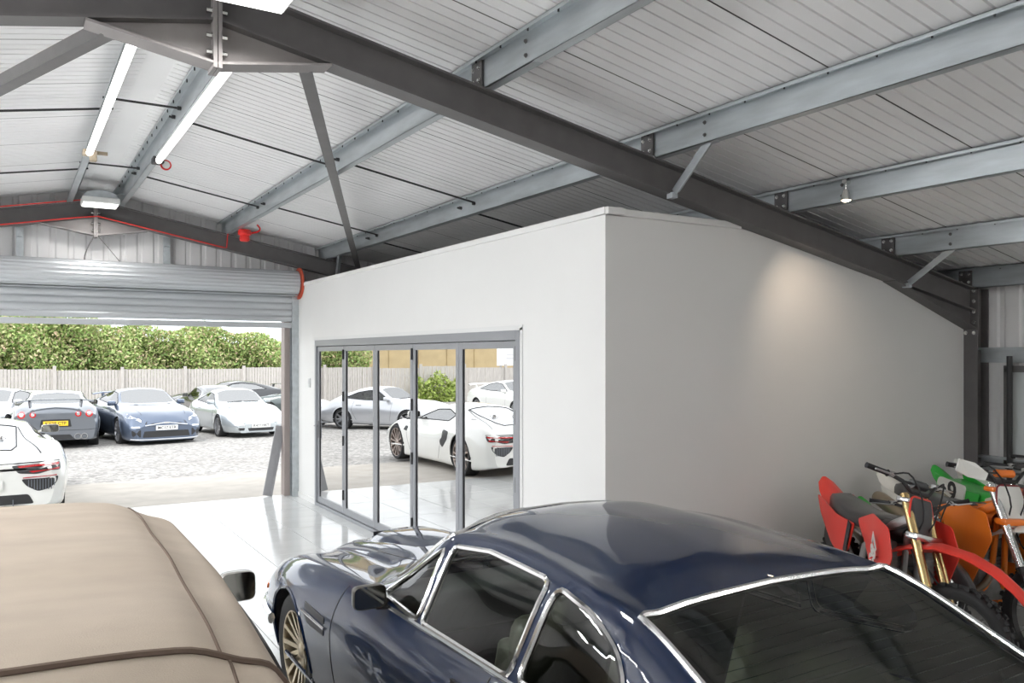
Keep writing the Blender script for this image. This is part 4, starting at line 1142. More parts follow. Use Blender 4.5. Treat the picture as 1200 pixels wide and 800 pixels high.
def gr_rear(C, root, pm):
    for s in (-1, 1):
        for x, r in ((.70, .082), (.47, .068)):
            o = C.patch(oval(s * x, .86, r, r), C.pe(False), .006, .02).build('tail_lamp', M_tail, root)
            C.patch(oval(s * x, .86, r * .55, r * .55), C.pe(False), .012, .005).build('lamp_centre', M_lampref, o)
        for x in (.60, .46):
            mb = MB(); y = C.sy(s * x, .36, False); mb.lathe([(.052, .10), (.062, 0), (.070, 0), (.070, .14), (.055, .14), (.05, .02)], (s * x, y - .05, .33), 'y', 16); mb.build('exhaust_tip', M_chrome, root, smooth=40)
    C.patch(rpoly([(-.33, .56), (-.30, .74), (.30, .74), (.33, .56)], .02), C.pe(False), .003, .01).build('plate_recess', M_dark, root)
    C.patch(rpoly([(-.42, .24), (-.30, .38), (.30, .38), (.42, .24)], .02), C.pe(False), .006, .02).build('rear_diffuser', M_dark, root)
    C.line([(-.86, .50), (-.7, .48), (.7, .48), (.86, .50)], C.pe(False), .006, 8).build('bumper_line', M_rub, root)
    sp = MB()
    rows = []
    for x in np.linspace(-.80, .80, 13):
        z0 = 1.19 - .05 * (abs(x) / .8) ** 4
        rows.append([(x, -2.10, z0 - .012), (x, -2.12, z0 + .018), (x, -2.28, z0 + .036), (x, -2.33, z0 + .03), (x, -2.28, z0 + .012), (x, -2.10, z0 - .012)])
    sp.grid(rows)
    for s in (-1, 1): sp.bar((s * .52, -2.12, 1.03), (s * .54, -2.18, 1.18), .03, .10)
    sp.build('rear_spoiler', pm, root, smooth=40)
    C.line([(-.55, -.98), (-.3, -.97), (.3, -.97), (.55, -.98)], C.pt(), .006, 6).build('header_strip', M_rub, root)
def gr_front(C, root, pm):
    for s in (-1, 1):
        C.patch(rpoly([(s * .86, .70), (s * .56, .60), (s * .58, .665), (s * .80, .80)], .02), C.pe(True), .012, .02).build('headlamp', M_lampref, root)
        C.patch(rpoly([(s * .80, .50), (s * .62, .50), (s * .62, .47), (s * .80, .47)], .01), C.pe(True), .012, .02).build('running_lamp', M_lamp2, root)
        C.patch(rpoly([(s * .80, .40), (s * .60, .42), (s * .60, .24), (s * .78, .26)], .02), C.pe(True), .005, .02).build('side_intake', M_dark, root)
        C.patch(rpoly([(s * .45, 1.10), (s * .36, 1.12), (s * .37, 1.04), (s * .45, 1.02)], .02), C.pt(), .006, .01).build('bonnet_vent', M_dark, root)
    C.patch(rpoly([(-.45, .62), (-.50, .55), (-.42, .50), (.42, .50), (.50, .55), (.45, .62)], .02), C.pe(True), .005, .02).build('upper_grille', M_dark, root)
    C.patch(rpoly([(-.52, .38), (-.56, .23), (.56, .23), (.52, .38)], .02), C.pe(True), .006, .02).build('lower_grille', M_dark, root)
    C.patch(rpoly([(-.06, .60), (-.06, .555), (.06, .555), (.06, .60)], .015), C.pe(True), .014, .02).build('front_badge', M_chrome, root)
    mb = MB(); mb.tube([C.end(x, .585 - .07 * abs(x) / .5, True, .012) for x in np.linspace(-.50, .50, 13)], .012, 6); mb.build('grille_bar', M_chrome, root, smooth=True)
    C.line([(-.80, .185), (-.4, .17), (.4, .17), (.80, .185)], lambda x, z, o: C.end(x, z, True, .02), .016, 8).build('front_splitter', M_body_pale, root, smooth=True)
    C.line([(-.62, 1.0), (-.58, 1.6), (-.52, 2.1)], C.pt(), .004, 8).build('bonnet_shut_line', M_rub, root)
    C.line([(.62, 1.0), (.58, 1.6), (.52, 2.1)], C.pt(), .004, 8).build('bonnet_shut_line', M_rub, root)
M_lamp2 = mat('running_light', (.9, .92, .95), .2)

# slate grey big coupe, tail towards the shed
A = car_root('coupe_car', 'slate grey coupe parked tail first with yellow plate and twin round tail lamps', 1.04, 24.6, math.radians(-3), gz(24.6))
Ca = coupe(GR, A, M_body_grey, 'gr', M_alloy_d, 10); gr_rear(Ca, A, M_body_grey); gr_front(Ca, A, M_body_grey)
plate(A, -2.325, .645, -1, M_py, 'KX08 CTP')
# steel blue big coupe, nose towards the shed
B = car_root('coupe_car', 'steel blue coupe parked nose first with white front plate', 3.06, 24.5, math.radians(180 + 6.5), gz(24.3))
Cb = coupe(GR, B, M_body_blue, 'gr', M_alloy, 10); gr_front(Cb, B, M_body_blue); gr_rear(Cb, B, M_body_blue)
plate(B, 2.42, .455, 1, M_pw, 'MC17 ETR')
# ice silver small coupe, nose towards the shed
Cc_ = car_root('coupe_car', 'ice silver small sports coupe with round headlamps, nose first near the door jamb', 5.62, 25.0, math.radians(180 + 6), gz(25.1))
Cc = coupe(NN, Cc_, M_body_silver, 'nn', M_alloy, 5)
def nn_front(C, root, pm, plate_t=None):
    for s in (-1, 1):
        o = C.patch(oval(s * .60, .665, .105, .085, rot=s * .25), C.pe(True), .014, .03).build('headlamp', M_lampref, root)
        C.patch(oval(s * .60, .665, .05, .045), C.pe(True), .020, .01).build('lamp_centre', M_chrome, o)
        C.patch(rpoly([(s * .70, .40), (s * .45, .40), (s * .45, .36), (s * .70, .36)], .015), C.pe(True), .008, .02).build('indicator', M_amber if s > 2 else M_lampref, root)
        C.patch(rpoly([(s * .62, .31), (s * .44, .31), (s * .46, .24), (s * .60, .24)], .02), C.pe(True), .006, .02).build('side_intake', M_dark, root)
    C.patch(rpoly([(-.36, .30), (-.33, .22), (.33, .22), (.36, .30)], .02), C.pe(True), .006, .02).build('front_intake', M_dark, root)
    C.line([(-.66, .43), (-.4, .43), (.4, .43), (.66, .43)], C.pe(True), .005, 8).build('bumper_line', M_rub, root)
    C.line([(-.50, .82), (-.46, 1.4), (-.36, 1.85), (.36, 1.85), (.46, 1.4), (.50, .82)], C.pt(), .004, 8).build('bonnet_shut_line', M_rub, root)
    mb = MB()
    for x0 in (-.45, .02): mb.tube([C.top(x0 + .42 * t, .66 + .02 * t, .012) for t in np.linspace(0, 1, 6)], .007, 5)
    mb.build('wiper', M_dark, root)
    if plate_t: plate(root, 2.14, .36, 1, M_pw, plate_t)
def nn_rear(C, root, pm, wing=False):
    C.patch(rpoly([(-.72, .60), (-.72, .68), (.72, .68), (.72, .60)], .02), C.pe(False), .008, .02).build('tail_lamp', M_tail, root)
    C.line([(-.75, .46), (.75, .46)], C.pe(False), .006, 10).build('bumper_line', M_rub, root)
    for s in (-1, 1):
        mb = MB(); mb.lathe([(.03, .1), (.04, 0), (.045, 0), (.045, .15)], (s * .5, -2.16, .26), 'y', 14); mb.build('exhaust_tip', M_chrome, root, smooth=40)
    if wing:
        mb = MB(); rows = []
        for x in np.linspace(-.66, .66, 11):
            rows.append([(x, -1.72, .98), (x, -1.75, 1.02), (x, -2.12, 1.00), (x, -2.20, 1.04), (x, -2.22, 1.0), (x, -2.1, .96), (x, -1.72, .98)])
        mb.grid(rows); mb.bar((-.3, -1.85, .8), (-.3, -1.9, .98), .06, .2); mb.bar((.3, -1.85, .8), (.3, -1.9, .98), .06, .2); mb.build('rear_wing', pm, root, smooth=40)
nn_front(Cc, Cc_, M_body_silver, 'K477 HKT'); nn_rear(Cc, Cc_, M_body_silver)
# black winged small coupe behind, tail towards the shed
D = car_root('coupe_car', 'black small coupe with a rear wing and yellow plate behind the blue one', 6.15, 30.9, math.radians(4), gz(30.9))
Cd = coupe(NN, D, M_body_black, 'nn', M_alloy_d, 5, 36); nn_front(Cd, D, M_body_black); nn_rear(Cd, D, M_body_black, True)
for s in (-1, 1):
    o = Cd.patch(oval(s * .66, .74, .11, .08), Cd.pe(False), .012, .02).build('round_badge', M_body_white, D)
    Cd.patch(oval(s * .66, .74, .07, .05), Cd.pe(False), .016, .01).build('badge_ring', M_tail, o)
plate(D, -2.11, .78, -1, M_py)
# dark coupe behind the silver one
E_ = car_root('coupe_car', 'dark grey coupe with a pale roof reflection behind the ice silver one', 7.5, 34.7, math.radians(97), gz(34.7))
Ce = coupe(GR, E_, M_body_black, 'gr', M_alloy_d, 10, 36); gr_rear(Ce, E_, M_body_black); gr_front(Ce, E_, M_body_black); plate(E_, -2.325, .645, -1, M_py); plate(E_, 2.42, .455, 1, M_pw)
# grey green coupe half hidden by the jamb
F_ = car_root('coupe_car', 'grey green coupe in the far corner half hidden by the door jamb', 9.55, 31.2, math.radians(62), gz(31.2))
Cf = coupe(NN, F_, M_body_green, 'nn', M_alloy, 5, 36); nn_front(Cf, F_, M_body_green); nn_rear(Cf, F_, M_body_green); plate(F_, 2.14, .36, 1, M_pw)
# pale silver coupe behind the slate grey one
G_ = car_root('coupe_car', 'pale silver coupe nose first behind the slate grey one', -.45, 27.9, math.radians(180 - 20), gz(27.9))
Cg = coupe(GR, G_, M_body_pale, 'gr', M_alloy, 10, 36); gr_front(Cg, G_, M_body_pale); gr_rear(Cg, G_, M_body_pale); plate(G_, 2.42, .455, 1, M_pw)
# silver coupe the glass doors show
H_ = car_root('coupe_car', 'silver coupe seen only mirrored in the folding glass doors', -2.9, 23.9, math.radians(180 - 35), gz(23.9))
Ch = coupe(NN, H_, M_body_pale, 'nn', M_alloy, 5, 36); nn_front(Ch, H_, M_body_pale); nn_rear(Ch, H_, M_body_pale); plate(H_, 2.14, .36, 1, M_pw)
# white coupe the end glass leaf shows
I_ = car_root('coupe_car', 'white coupe nose first, mirrored in the end leaf of the glass doors', -8.9, 26.2, math.radians(180), gz(26.2))
Ci = coupe(GR, I_, M_body_white, 'gr', M_alloy, 10, 36); gr_front(Ci, I_, M_body_white); gr_rear(Ci, I_, M_body_white); plate(I_, 2.42, .455, 1, M_pw)

# ---------------------------------------------------------------- white low sports car in the doorway
X = car_root('sports_car', 'pearl white low sports car just outside the roller door, tail first', -.33, 13.80, 0, -.03)
Cx = Car(HY, 76, 51)
Cx.skin(X, M_body_white, [
    ('windscreen', 'top', sym([(0, 1.16), (.42, 1.10), (.70, .86), (.53, .28), (0, .34)]), M_glass_dk, False),
    ('engine_cover', 'top', sym([(0, -.62), (.40, -.66), (.40, -1.62), (.34, -1.80), (0, -1.84)]), M_body_pale, True),
    ('side_window', 'side', rpoly([(.80, .84), (.22, 1.04), (-.25, 1.065), (-.62, .98), (-.58, .88)], .04), M_glass_dk, True)],
    [(1.39, .375), (-1.34, .385)], .345, lining=M_dark, cabin=(-.6, 1.2), trim=M_rub, trim_r=.011)
M_rimw = mat('white_gold_alloy', (.50, .42, .38), .3, metal=.85)
wheels(X, .80, 1.39, -1.34, .345, .27, M_rimw, 12, rim_r=.80, twist=.16, sw=.028); interior(X, .15, .2, M_seat_k, dash_y=.85, dash_z=.72, top_z=.95)
for s in (-1, 1):
    Cx.patch(rpoly([(s * .86, .735), (s * .34, .715), (s * .42, .625), (s * .60, .61), (s * .865, .645)], .025), Cx.pe(False), .008, .03).build('tail_lamp_lens', M_dark, X)
    Cx.patch(rpoly([(s * .85, .728), (s * .40, .712), (s * .43, .69), (s * .85, .70)], .01), Cx.pe(False), .014, .01).build('tail_lamp', M_tail, X)
    Cx.patch(rpoly([(s * .85, .675), (s * .52, .648), (s * .56, .63), (s * .85, .652)], .01), Cx.pe(False), .014, .01).build('tail_lamp', M_tail, X)
    o = Cx.patch(rpoly([(s * .84, .575), (s * .70, .555), (s * .44, .555), (s * .50, .47), (s * .62, .40), (s * .74, .43), (s * .82, .50)], .03), Cx.pe(False), .006, .03).build('rear_air_outlet', M_dark, X)
    for k in range(10):
        x = s * (.52 + .03 * k); z0 = .42 + (.04 if abs(x) > .76 or abs(x) < .56 else 0); z1 = .545
        mb = MB(); mb.bar(Cx.end(x, z0, False, .010), Cx.end(x, z1, False, .010), .010, .006, up=(0, 1, 0)); mb.build('outlet_bar', M_body_grey, o)
    Cx.patch(rpoly([(s * .82, .59), (s * .46, .575), (s * .46, .565), (s * .82, .578)], .004), Cx.pe(False), .010, .01).build('lower_reflector', M_tail, X)
    Cx.line([(s * .42, -.66), (s * .50, -1.2), (s * .62, -1.75), (s * .66, -1.95)], Cx.pt(), .010, 12).build('buttress_line', M_rub, X)
    mb = MB(); mb.lathe([(.02, -.02), (.055, -.01), (.062, .03), (.078, .03), (.082, -.03)], (s * .21, -1.22, Cx.sz(.21, -1.22)), 'z', 20); mb.build('top_exhaust', M_chrome, X, smooth=40)
    MB().lathe([(0, .005), (.058, .005)], (s * .21, -1.22, Cx.sz(.21, -1.22)), 'z', 20).build('exhaust_bore', M_dark, X)
    mirror(X, s * (Cx.sx(.72, .86) + .03), .70, .93, s, M_body_white, .24, .12, .12)
    Cx.patch(rpoly([(s * .84, .56), (s * .60, .62), (s * .60, .50), (s * .80, .46)], .03), Cx.pe(True), .01, .03).build('headlamp', M_lampref, X)
    Cx.patch(rpoly([(s * .62, .30), (s * .25, .30), (s * .25, .18), (s * .58, .18)], .03), Cx.pe(True), .006, .02).build('front_intake', M_dark, X)
    Cx.line([(.95, .78), (.90, .5), (.80, .20)], Cx.ps(s), .004).build('door_shut_line', M_rub, X)
    Cx.line([(-.55, .86), (-.60, .6), (-.35, .20)], Cx.ps(s), .004).build('door_shut_line', M_rub, X)
    Cx.patch(rpoly([(-.62, .74), (-.50, .50), (-.62, .42), (-.85, .58), (-.88, .72)], .04), Cx.ps(s), .004, .02).build('side_intake', M_dark, X)
    Cx.patch(rpoly([(.98, .70), (1.02, .62), (.90, .60), (.88, .68)], .02), Cx.ps(s), .004, .02).build('wing_vent', M_dark, X)
Cx.line([(-.85, .745), (-.3, .735), (.3, .735), (.85, .745)], Cx.pe(False), .008, 10).build('tail_line', M_rub, X)
df = MB(); Cx.patch(rpoly([(-.58, .26), (-.52, .375), (.52, .375), (.58, .26)], .03), Cx.pe(False), .006, .03, mb=df); df.build('rear_diffuser', M_dark, X)
for x in (-.36, -.12, .12, .36):
    mb = MB(); mb.bar((x, -2.30, .20), (x, -2.16, .36), .012, .09); mb.build('diffuser_fin', M_body_grey, X)
plate(X, -2.275, .50, -1, M_pw)
mb = MB(); rows = []
for x in np.linspace(-.74, .74, 13): z0 = .865 - .05 * (abs(x) / .74) ** 3; rows.append([(x, -1.98, z0), (x, -2.02, z0 + .02), (x, -2.17, z0 + .012), (x, -2.16, z0 - .01), (x, -1.98, z0)])

# ---------------------------------------------------------------- fence
M_fence = mat('weathered_fence_wood', (.50, .47, .44), .85, noise=.15, scale=6, stretch=(6, 6, .6))
FY = 40.0; zf = gz(FY)
fence = thing('wooden_fence', 'weathered close boarded wooden fence along the back of the yard', 'fence', (0, FY, zf))
xs_f = np.arange(-40, 44, 2.6)
for i, x in enumerate(xs_f):
    hh = 1.80 + random.uniform(-.05, .05); mb = MB(); k = 0
    if -14 < x < 16:
        b0 = x
        while b0 < x + 2.55:
            mb.box((b0 + .06, random.uniform(-.006, .006) + (.012 if k % 2 else 0), hh / 2 + .05), (.115, .02, hh - .02 + random.uniform(-.02, .02))); b0 += .128; k += 1
        o = mb.build('fence_boards', M_fence, fence); o['kind'] = 'stuff'
        MB().box((x + 1.3, .07, .45), (2.6, .05, .09)).box((x + 1.3, .07, 1.4), (2.6, .05, .09)).build('fence_rails', M_fence, fence)['kind'] = 'stuff'
    else:
        for q in range(10): mb.box((x + .13 + .26 * q, .006 * (q % 2), hh / 2), (.25, .02, hh))
        o = mb.build('fence_boards', M_fence, fence); o['kind'] = 'stuff'
    MB().cbox((x, -.03, .97), (.13, .13, 1.98 + random.uniform(-.04, .10)), .01).build('fence_post', M_fence, fence)

# ---------------------------------------------------------------- hedge behind the fence: leaves as single small blades
def leaf_mat(name, a, b):
    m = bpy.data.materials.new(name); m.use_nodes = True; nt = m.node_tree; p = nt.nodes['Principled BSDF']; p.inputs['Roughness'].default_value = .6
    gi = nt.nodes.new('ShaderNodeNewGeometry'); r = nt.nodes.new('ShaderNodeValToRGB'); cols = a
    while len(r.color_ramp.elements) < len(cols): r.color_ramp.elements.new(.5)
    for i, c in enumerate(cols): r.color_ramp.elements[i].position = i / (len(cols) - 1); r.color_ramp.elements[i].color = (*c, 1)
    nt.links.new(gi.outputs['Random Per Island'], r.inputs[0]); nt.links.new(r.outputs[0], p.inputs['Base Color'])
    return m
M_leaf = leaf_mat('hedge_leaf', [(.16, .27, .07), (.28, .42, .12), (.46, .55, .20), (.36, .48, .16), (.55, .52, .28), (.50, .36, .24)], 0)
rng = np.random.default_rng(3)
def leaves(name, n, fn, size, m, parent=None):
    P = fn(n); n = len(P); a = rng.normal(size=(n, 3)); a /= np.linalg.norm(a, axis=1, keepdims=True)
    b = rng.normal(size=(n, 3)); b -= a * (a * b).sum(1, keepdims=True); b /= np.linalg.norm(b, axis=1, keepdims=True)
    s = size * rng.uniform(.6, 1.4, (n, 1)); c = np.cross(a, b)
    V = np.stack([P - a * s, P + b * s * .45 + c * s * .12, P + a * s, P - b * s * .45 + c * s * .12], 1).reshape(-1, 3)
    me = bpy.data.meshes.new(name); me.vertices.add(len(V)); me.vertices.foreach_set('co', V.astype(np.float32).ravel())
    me.loops.add(4 * n); me.loops.foreach_set('vertex_index', np.arange(4 * n, dtype=np.int32))
    me.polygons.add(n); me.polygons.foreach_set('loop_start', np.arange(0, 4 * n, 4, dtype=np.int32))
    me.update(calc_edges=True); me.validate(); me.materials.append(m); return link(name, me, parent)
def htop(x): return zf + 3.9 + .35 * np.sin(x * .35 + 1) + .28 * np.sin(x * .93) + .2 * np.sin(x * 2.3 + 2)
def hedge_pts(n):
    x = rng.uniform(-9, 26, n); t = rng.uniform(0, 1, n); h = htop(x); z = zf + .3 + (h - zf - .3) * t ** .8
    y = FY + 1.8 + .9 * np.sqrt(np.clip(1 - t ** 2.2, 0, 1)) * -1 + rng.uniform(0, 1.6, n) + .5 * np.sin(x * 1.9 + z * 1.4)
    return np.stack([x, y, z], 1)
hd = leaves('hedge', 110000, hedge_pts, .085, M_leaf)
tag(hd, 'tall unclipped green hedge growing behind the wooden fence', 'hedge', kind='stuff')
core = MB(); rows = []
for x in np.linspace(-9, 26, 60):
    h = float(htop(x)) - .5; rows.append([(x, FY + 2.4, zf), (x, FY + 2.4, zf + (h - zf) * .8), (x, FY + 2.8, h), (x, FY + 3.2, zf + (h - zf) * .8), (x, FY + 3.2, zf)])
core.grid(rows); core.build('hedge_dark_core', mat('hedge_shade', (.08, .11, .04), .9), hd)  # dark sheet inside the hedge; shade between leaves put into its colour
def weed_pts(n):
    x = rng.uniform(-13.4, -10.8, n); t = rng.uniform(0, 1, n) ** 1.4; return np.stack([x, FY - .6 + rng.uniform(-.3, .3, n), zf + t * (1.35 + .3 * np.sin(x * 4))], 1)
tag(leaves('weeds', 2200, weed_pts, .10, leaf_mat('weed_leaf', [(.25, .36, .06), (.36, .45, .10), (.45, .48, .2)], 0)), 'clump of tall pale weeds against the fence', 'weeds', kind='stuff')
# tan barn beyond the fence with a white board on its wall
bn = thing('barn', 'long tan clad barn beyond the fence, mirrored in the glass doors', 'building', (-22, FY + 8, zf))
MB().box((0, 3, 2.6), (24, 6, 5.2)).build('barn_wall', mat('tan_sheeting', (.50, .39, .22), .7, noise=.08, scale=1.5), bn)
MB().prism([(-.3, 5.2), (3, 6.6), (6.3, 5.2)], -12.3, 12.3, 'x').build('barn_roof', mat('barn_roof_sheet', (.42, .36, .27), .7), bn)
for k in range(12): MB().box((-11 + 2 * k, -.03, 2.6), (.08, .06, 5.2)).build('barn_batten', MATS['tan_sheeting'], bn)
sb = thing('white_board', 'large white board on posts above the fence, mirrored in the glass doors', 'sign', (-17.9, FY + .6, zf))
MB().box((0, 0, 2.55), (3.0, .06, 1.35)).build('board_face', mat('board_white', (.82, .82, .82), .5), sb)
for x in (-1.2, 1.2): MB().box((x, .08, 1.3), (.1, .1, 2.6)).build('board_post', M_fence, sb)
mb = MB(); mb.box((-.75, -.035, 2.45), (.75, .01, .55)); mb.box((.3, -.035, 2.95), (1.4, .01, .12)); mb.box((.45, -.035, 2.5), (.9, .01, .10)); mb.box((.45, -.035, 2.3), (.9, .01, .10)); mb.build('board_print', mat('pale_grey_print', (.62, .62, .64), .5), sb)
# ---------------------------------------------------------------- dirt bikes by the white wall
M_fgold = mat('gold_fork_tube', (.50, .36, .17), .25, metal=.9)
M_fsilv = mat('silver_fork_tube', (.62, .62, .62), .22, metal=.95)
M_engine = mat('cast_engine', (.20, .20, .20), .5, metal=.6, noise=.2, scale=20)
M_frame = mat('alloy_frame', (.42, .42, .42), .4, metal=.8)
M_muf = mat('brushed_silencer', (.34, .29, .22), .35, metal=.8, noise=.1, scale=10)
def plast(n, c): return mat(n, c, .35, coat=.4)
P_red = plast('red_plastic', (.75, .045, .03)); P_white = plast('white_plastic', (.74, .74, .70)); P_green = plast('green_plastic', (.03, .42, .05))
P_org = plast('orange_plastic', (.85, .20, .015)); P_blk = plast('black_plastic', (.025, .025, .028)); P_mar = plast('maroon_plastic', (.22, .02, .025)); P_cream = plast('cream_plastic', (.66, .60, .48))
M_rimb = mat('black_rim', (.03, .03, .03), .35)

def bike(name, label, x, y, heading, c, steer=0.0, lean=0.0, scale=1.0):
    """motocross bike; local +y is forward, c maps each panel to a material"""
    hx, hy = heading; t = thing(name, label, 'motorcycle', (x, y, 0), math.atan2(hy, hx) - PI / 2, 'dirt bikes by the white wall')
    t.rotation_euler.y = lean; t.scale = (scale,) * 3
    H = Vector((0, .33, 1.08)); A = Vector((0, .755, .345)); ax = (A - Vector((0, .03, 0)) - H).normalized()
    ST = Matrix.Translation(H) @ Matrix.Rotation(-steer, 4, ax) @ Matrix.Translation(-H)
    def F(): m = MB(); m.M = ST; return m
    # wheels
    def moto_wheel(front):
        r, w, cy = (.345, .085, A.y) if front else (.335, .115, -.735)
        m = F() if front else MB(); rr = r - .065 if front else r - .085
        prof = [(rr, -w * .35), (rr + .03, -w * .5), (r - .02, -w * .48), (r, -w * .22), (r, w * .22), (r - .02, w * .48), (rr + .03, w * .5), (rr, w * .35)]
        m.lathe(prof, (0, cy, r), 'x', 40); tw = m.build('front_wheel' if front else 'rear_wheel', M_tyre, t, smooth=50)
        m = F() if front else MB()
        for k in range(30):
            a = 2 * PI * k / 30
            for dx, da in ((-.33, 0), (0, .5), (.33, 0)):
                b = a + da * 2 * PI / 30; m.box((dx * w, cy + (r + .003) * math.cos(b), r + (r + .003) * math.sin(b)), (w * .22, .026, .022), rot=Matrix.Rotation(b - PI / 2, 3, 'X'))
        m.build('tyre_tread', M_tyre, tw)['kind'] = 'stuff'
        m = F() if front else MB(); m.lathe([(rr + .004, -w * .36), (rr - .012, -w * .25), (rr - .012, w * .25), (rr + .004, w * .36)], (0, cy, r), 'x', 36); m.build('wheel_rim', c.get('rim', M_rimb), tw, smooth=40)
        m = F() if front else MB()
        for k in range(18):
            a = 2 * PI * k / 18; b = a + .25 * (-1) ** k
            m.tube([((-1) ** k * .03, cy + .03 * math.cos(a), r + .03 * math.sin(a)), (0, cy + rr * math.cos(b), r + rr * math.sin(b))], .0022, 4)
        m.build('wheel_spokes', M_chrome, tw)['kind'] = 'stuff'
        m = F() if front else MB(); m.cyl((-.075, cy, r), (.075, cy, r), .022, 10).cyl((-.04, cy, r), (.04, cy, r), .04, 12); m.build('wheel_hub', M_frame, tw, smooth=40)
        m = F() if front else MB(); m.lathe([(.06, -.052), (.125, -.052), (.125, -.056), (.06, -.056)], (0, cy, r), 'x', 24, closed=True); m.build('brake_disc', M_disc, tw, smooth=30)
    moto_wheel(True); moto_wheel(False)
    # fork
    for s in (-1, 1):
        o = Vector((s * .098, .028, 0)); tp = H + o + ax * -.06; bt = A + Vector((s * .098, 0, 0)); md = tp + (bt - tp) * .62
        m = F(); m.tube([tp, md], .0275, 14).tube([md, md + ax * .012], .031, 14); fk = m.build('fork_tube', c['fork'], t, smooth=40)
        m = F(); m.tube([md, bt + Vector((0, -.0, .03))], .0235, 12); m.build('fork_slider', c.get('slider', c['fork']), fk, smooth=40)
        m = F(); m.cbox(bt, (.045, .07, .10), .012); m.build('axle_lug', c.get('lug', P_red), fk, smooth=40)
        if 'guard' in c:
            m = F(); g0 = md + (bt - md) * .15; m.bar(g0 + Vector((0, .034, .02)), bt + Vector((0, .045, .02)), .07, .012, up=(0, 1, .4)); m.build('fork_guard', c['guard'], fk)
    m = F()
    for d in (-.03,): m.cbox(H + Vector((0, .02, .0)) - ax * .02, (.26, .085, .035), .012)
    m.build('top_clamp', c['clamp'], t, smooth=40)
    m = F(); m.cbox(H + ax * .205 + Vector((0, .022, 0)), (.26, .085, .045), .012); m.build('lower_clamp', c['clamp'], t, smooth=40)
    # handlebar
    b0 = H + Vector((0, .03, .075)); pts = [b0 + Vector(p) for p in ((-.40, -.11, .085), (-.24, -.055, .07), (-.16, -.02, .05), (-.09, 0, 0), (.09, 0, 0), (.16, -.02, .05), (.24, -.055, .07), (.40, -.11, .085))]
    m = F(); m.tube(pts, .0125, 8).tube([pts[2], pts[5]], .008, 6); hb = m.build('handlebar', c.get('bar', M_dark), t, smooth=True)
    m = F(); m.tube([b0 + Vector((-.07, -.02, .05)), b0 + Vector((.07, -.02, .05))], .028, 10); m.build('bar_pad', c.get('pad', P_blk), hb, smooth=40)
    for s in (-1, 1):
        m = F(); e = b0 + Vector((s * .40, -.11, .085)); q = b0 + Vector((s * .27, -.065, .073)); m.tube([e, e + (q - e) * .04, q, q + (q - e) * .08], [.019, .0165, .0165, .023], 10); m.build('grip', M_blk, hb, smooth=40)
        m = F(); m.tube([q + Vector((-s * .03, .02, 0)), q + Vector((0, .055, -.005)), e + Vector((s * .0, .065, -.01))], [.008, .007, .006], 6); m.cbox(q + Vector((-s * .04, .01, 0)), (.045, .04, .035), .008); m.build('lever', M_frame, hb, smooth=40)
        m = F(); m.tube(crom([q + Vector((-s * .03, .02, 0)), q + Vector((-s * .10, .10, .02)), H + Vector((s * .06, .13, -.05)), H + Vector((s * .05, .10, -.28)), A + Vector((s * .06, -.10, .25))], 16), .0055, 6); m.build('cable', M_blk, hb, smooth=True)
        if 'handguard' in c:
            m = F(); m.M = ST; w_ = [e + Vector((0, .09, .05)), e + Vector((-s * .1, .12, .03)), q + Vector((-s * .05, .11, -.02)), q + Vector((-s * .04, .10, -.07)), e + Vector((-s * .08, .10, -.07)), e + Vector((s * .01, .08, -.03))]
            m.add([p for p in w_] + [p + Vector((0, .012, 0)) for p in w_], [(0, 1, 2, 3, 4, 5), tuple(range(11, 5, -1))] + [(i, (i + 1) % 6, 6 + (i + 1) % 6, 6 + i) for i in range(6)]); m.build('hand_guard', c['handguard'], hb)
    # front plate
    m = F(); pl = rpoly([(-.095, 1.13), (-.12, 1.02), (-.075, .86), (.075, .86), (.12, 1.02), (.095, 1.13)], .03); vs = []
    fr = [(x, .44 - .55 * x * x * 3 + (1.0 - z) * .32 + .0, z) for x, z in pl]
    m.add(fr + [(x, y - .012, z) for x, y, z in fr], [tuple(range(len(fr))), tuple(range(2 * len(fr) - 1, len(fr) - 1, -1))] + [(i, (i + 1) % len(fr), len(fr) + (i + 1) % len(fr), len(fr) + i) for i in range(len(fr))])
    npo = m.build('front_number_plate', c['nplate'], t)
    if 'nedge' in c:
        m = F(); m.tube([(x * 1.02, y - .006, z) for x, y, z in fr], .007, 6, closed=True); m.build('plate_edge', c['nedge'], npo, smooth=True)
    # front fender
    m = F(); rows = []
    for (y, z, w, d) in ((.16, .71, .050, .02), (.30, .80, .062, .03), (.42, .858, .078, .035), (.58, .895, .088, .035), (.76, .888, .086, .034), (.92, .845, .078, .032), (1.05, .775, .066, .028), (1.14, .70, .052, .02), (1.175, .655, .035, .01)):
        rows.append([(x * w, y - .10 * 0, z - d * abs(x) ** 2.2 + (.008 if abs(x) < .3 else 0)) for x in np.linspace(-1, 1, 13)] + [(x * w * .97, y, z - .006 - d * abs(x) ** 2.2) for x in np.linspace(1, -1, 13)])
    rows = [r + [r[0]] for r in rows]; m.grid(rows); m.build('front_fender', c['ffender'], t, smooth=50)
    # frame, engine, swingarm
    m = MB()
    for s in (-1, 1):
        m.tube([(0, .33, 1.0), (s * .07, .22, .93), (s * .125, -.05, .74), (s * .12, -.19, .48), (s * .10, -.20, .36)], [.035, .034, .03, .03, .028], 8, flat=.6)
        m.tube([(s * .03, .33, .90), (s * .05, .29, .50), (s * .09, .20, .30), (s * .10, -.20, .30)], .02, 8)
        m.tube([(s * .11, -.12, .80), (s * .10, -.62, .86)], .013, 6); m.tube([(s * .11, -.19, .55), (s * .10, -.60, .85)], .012, 6)
    m.build('frame_tubes', c.get('frame', M_frame), t, smooth=True)
    m = MB()
    for s in (-1, 1): m.bar((s * .085, -.17, .42), (s * .10, -.78, .335), .03, .065)
    m.box((0, -.30, .41), (.17, .06, .06)); m.build('swingarm', M_frame, t)
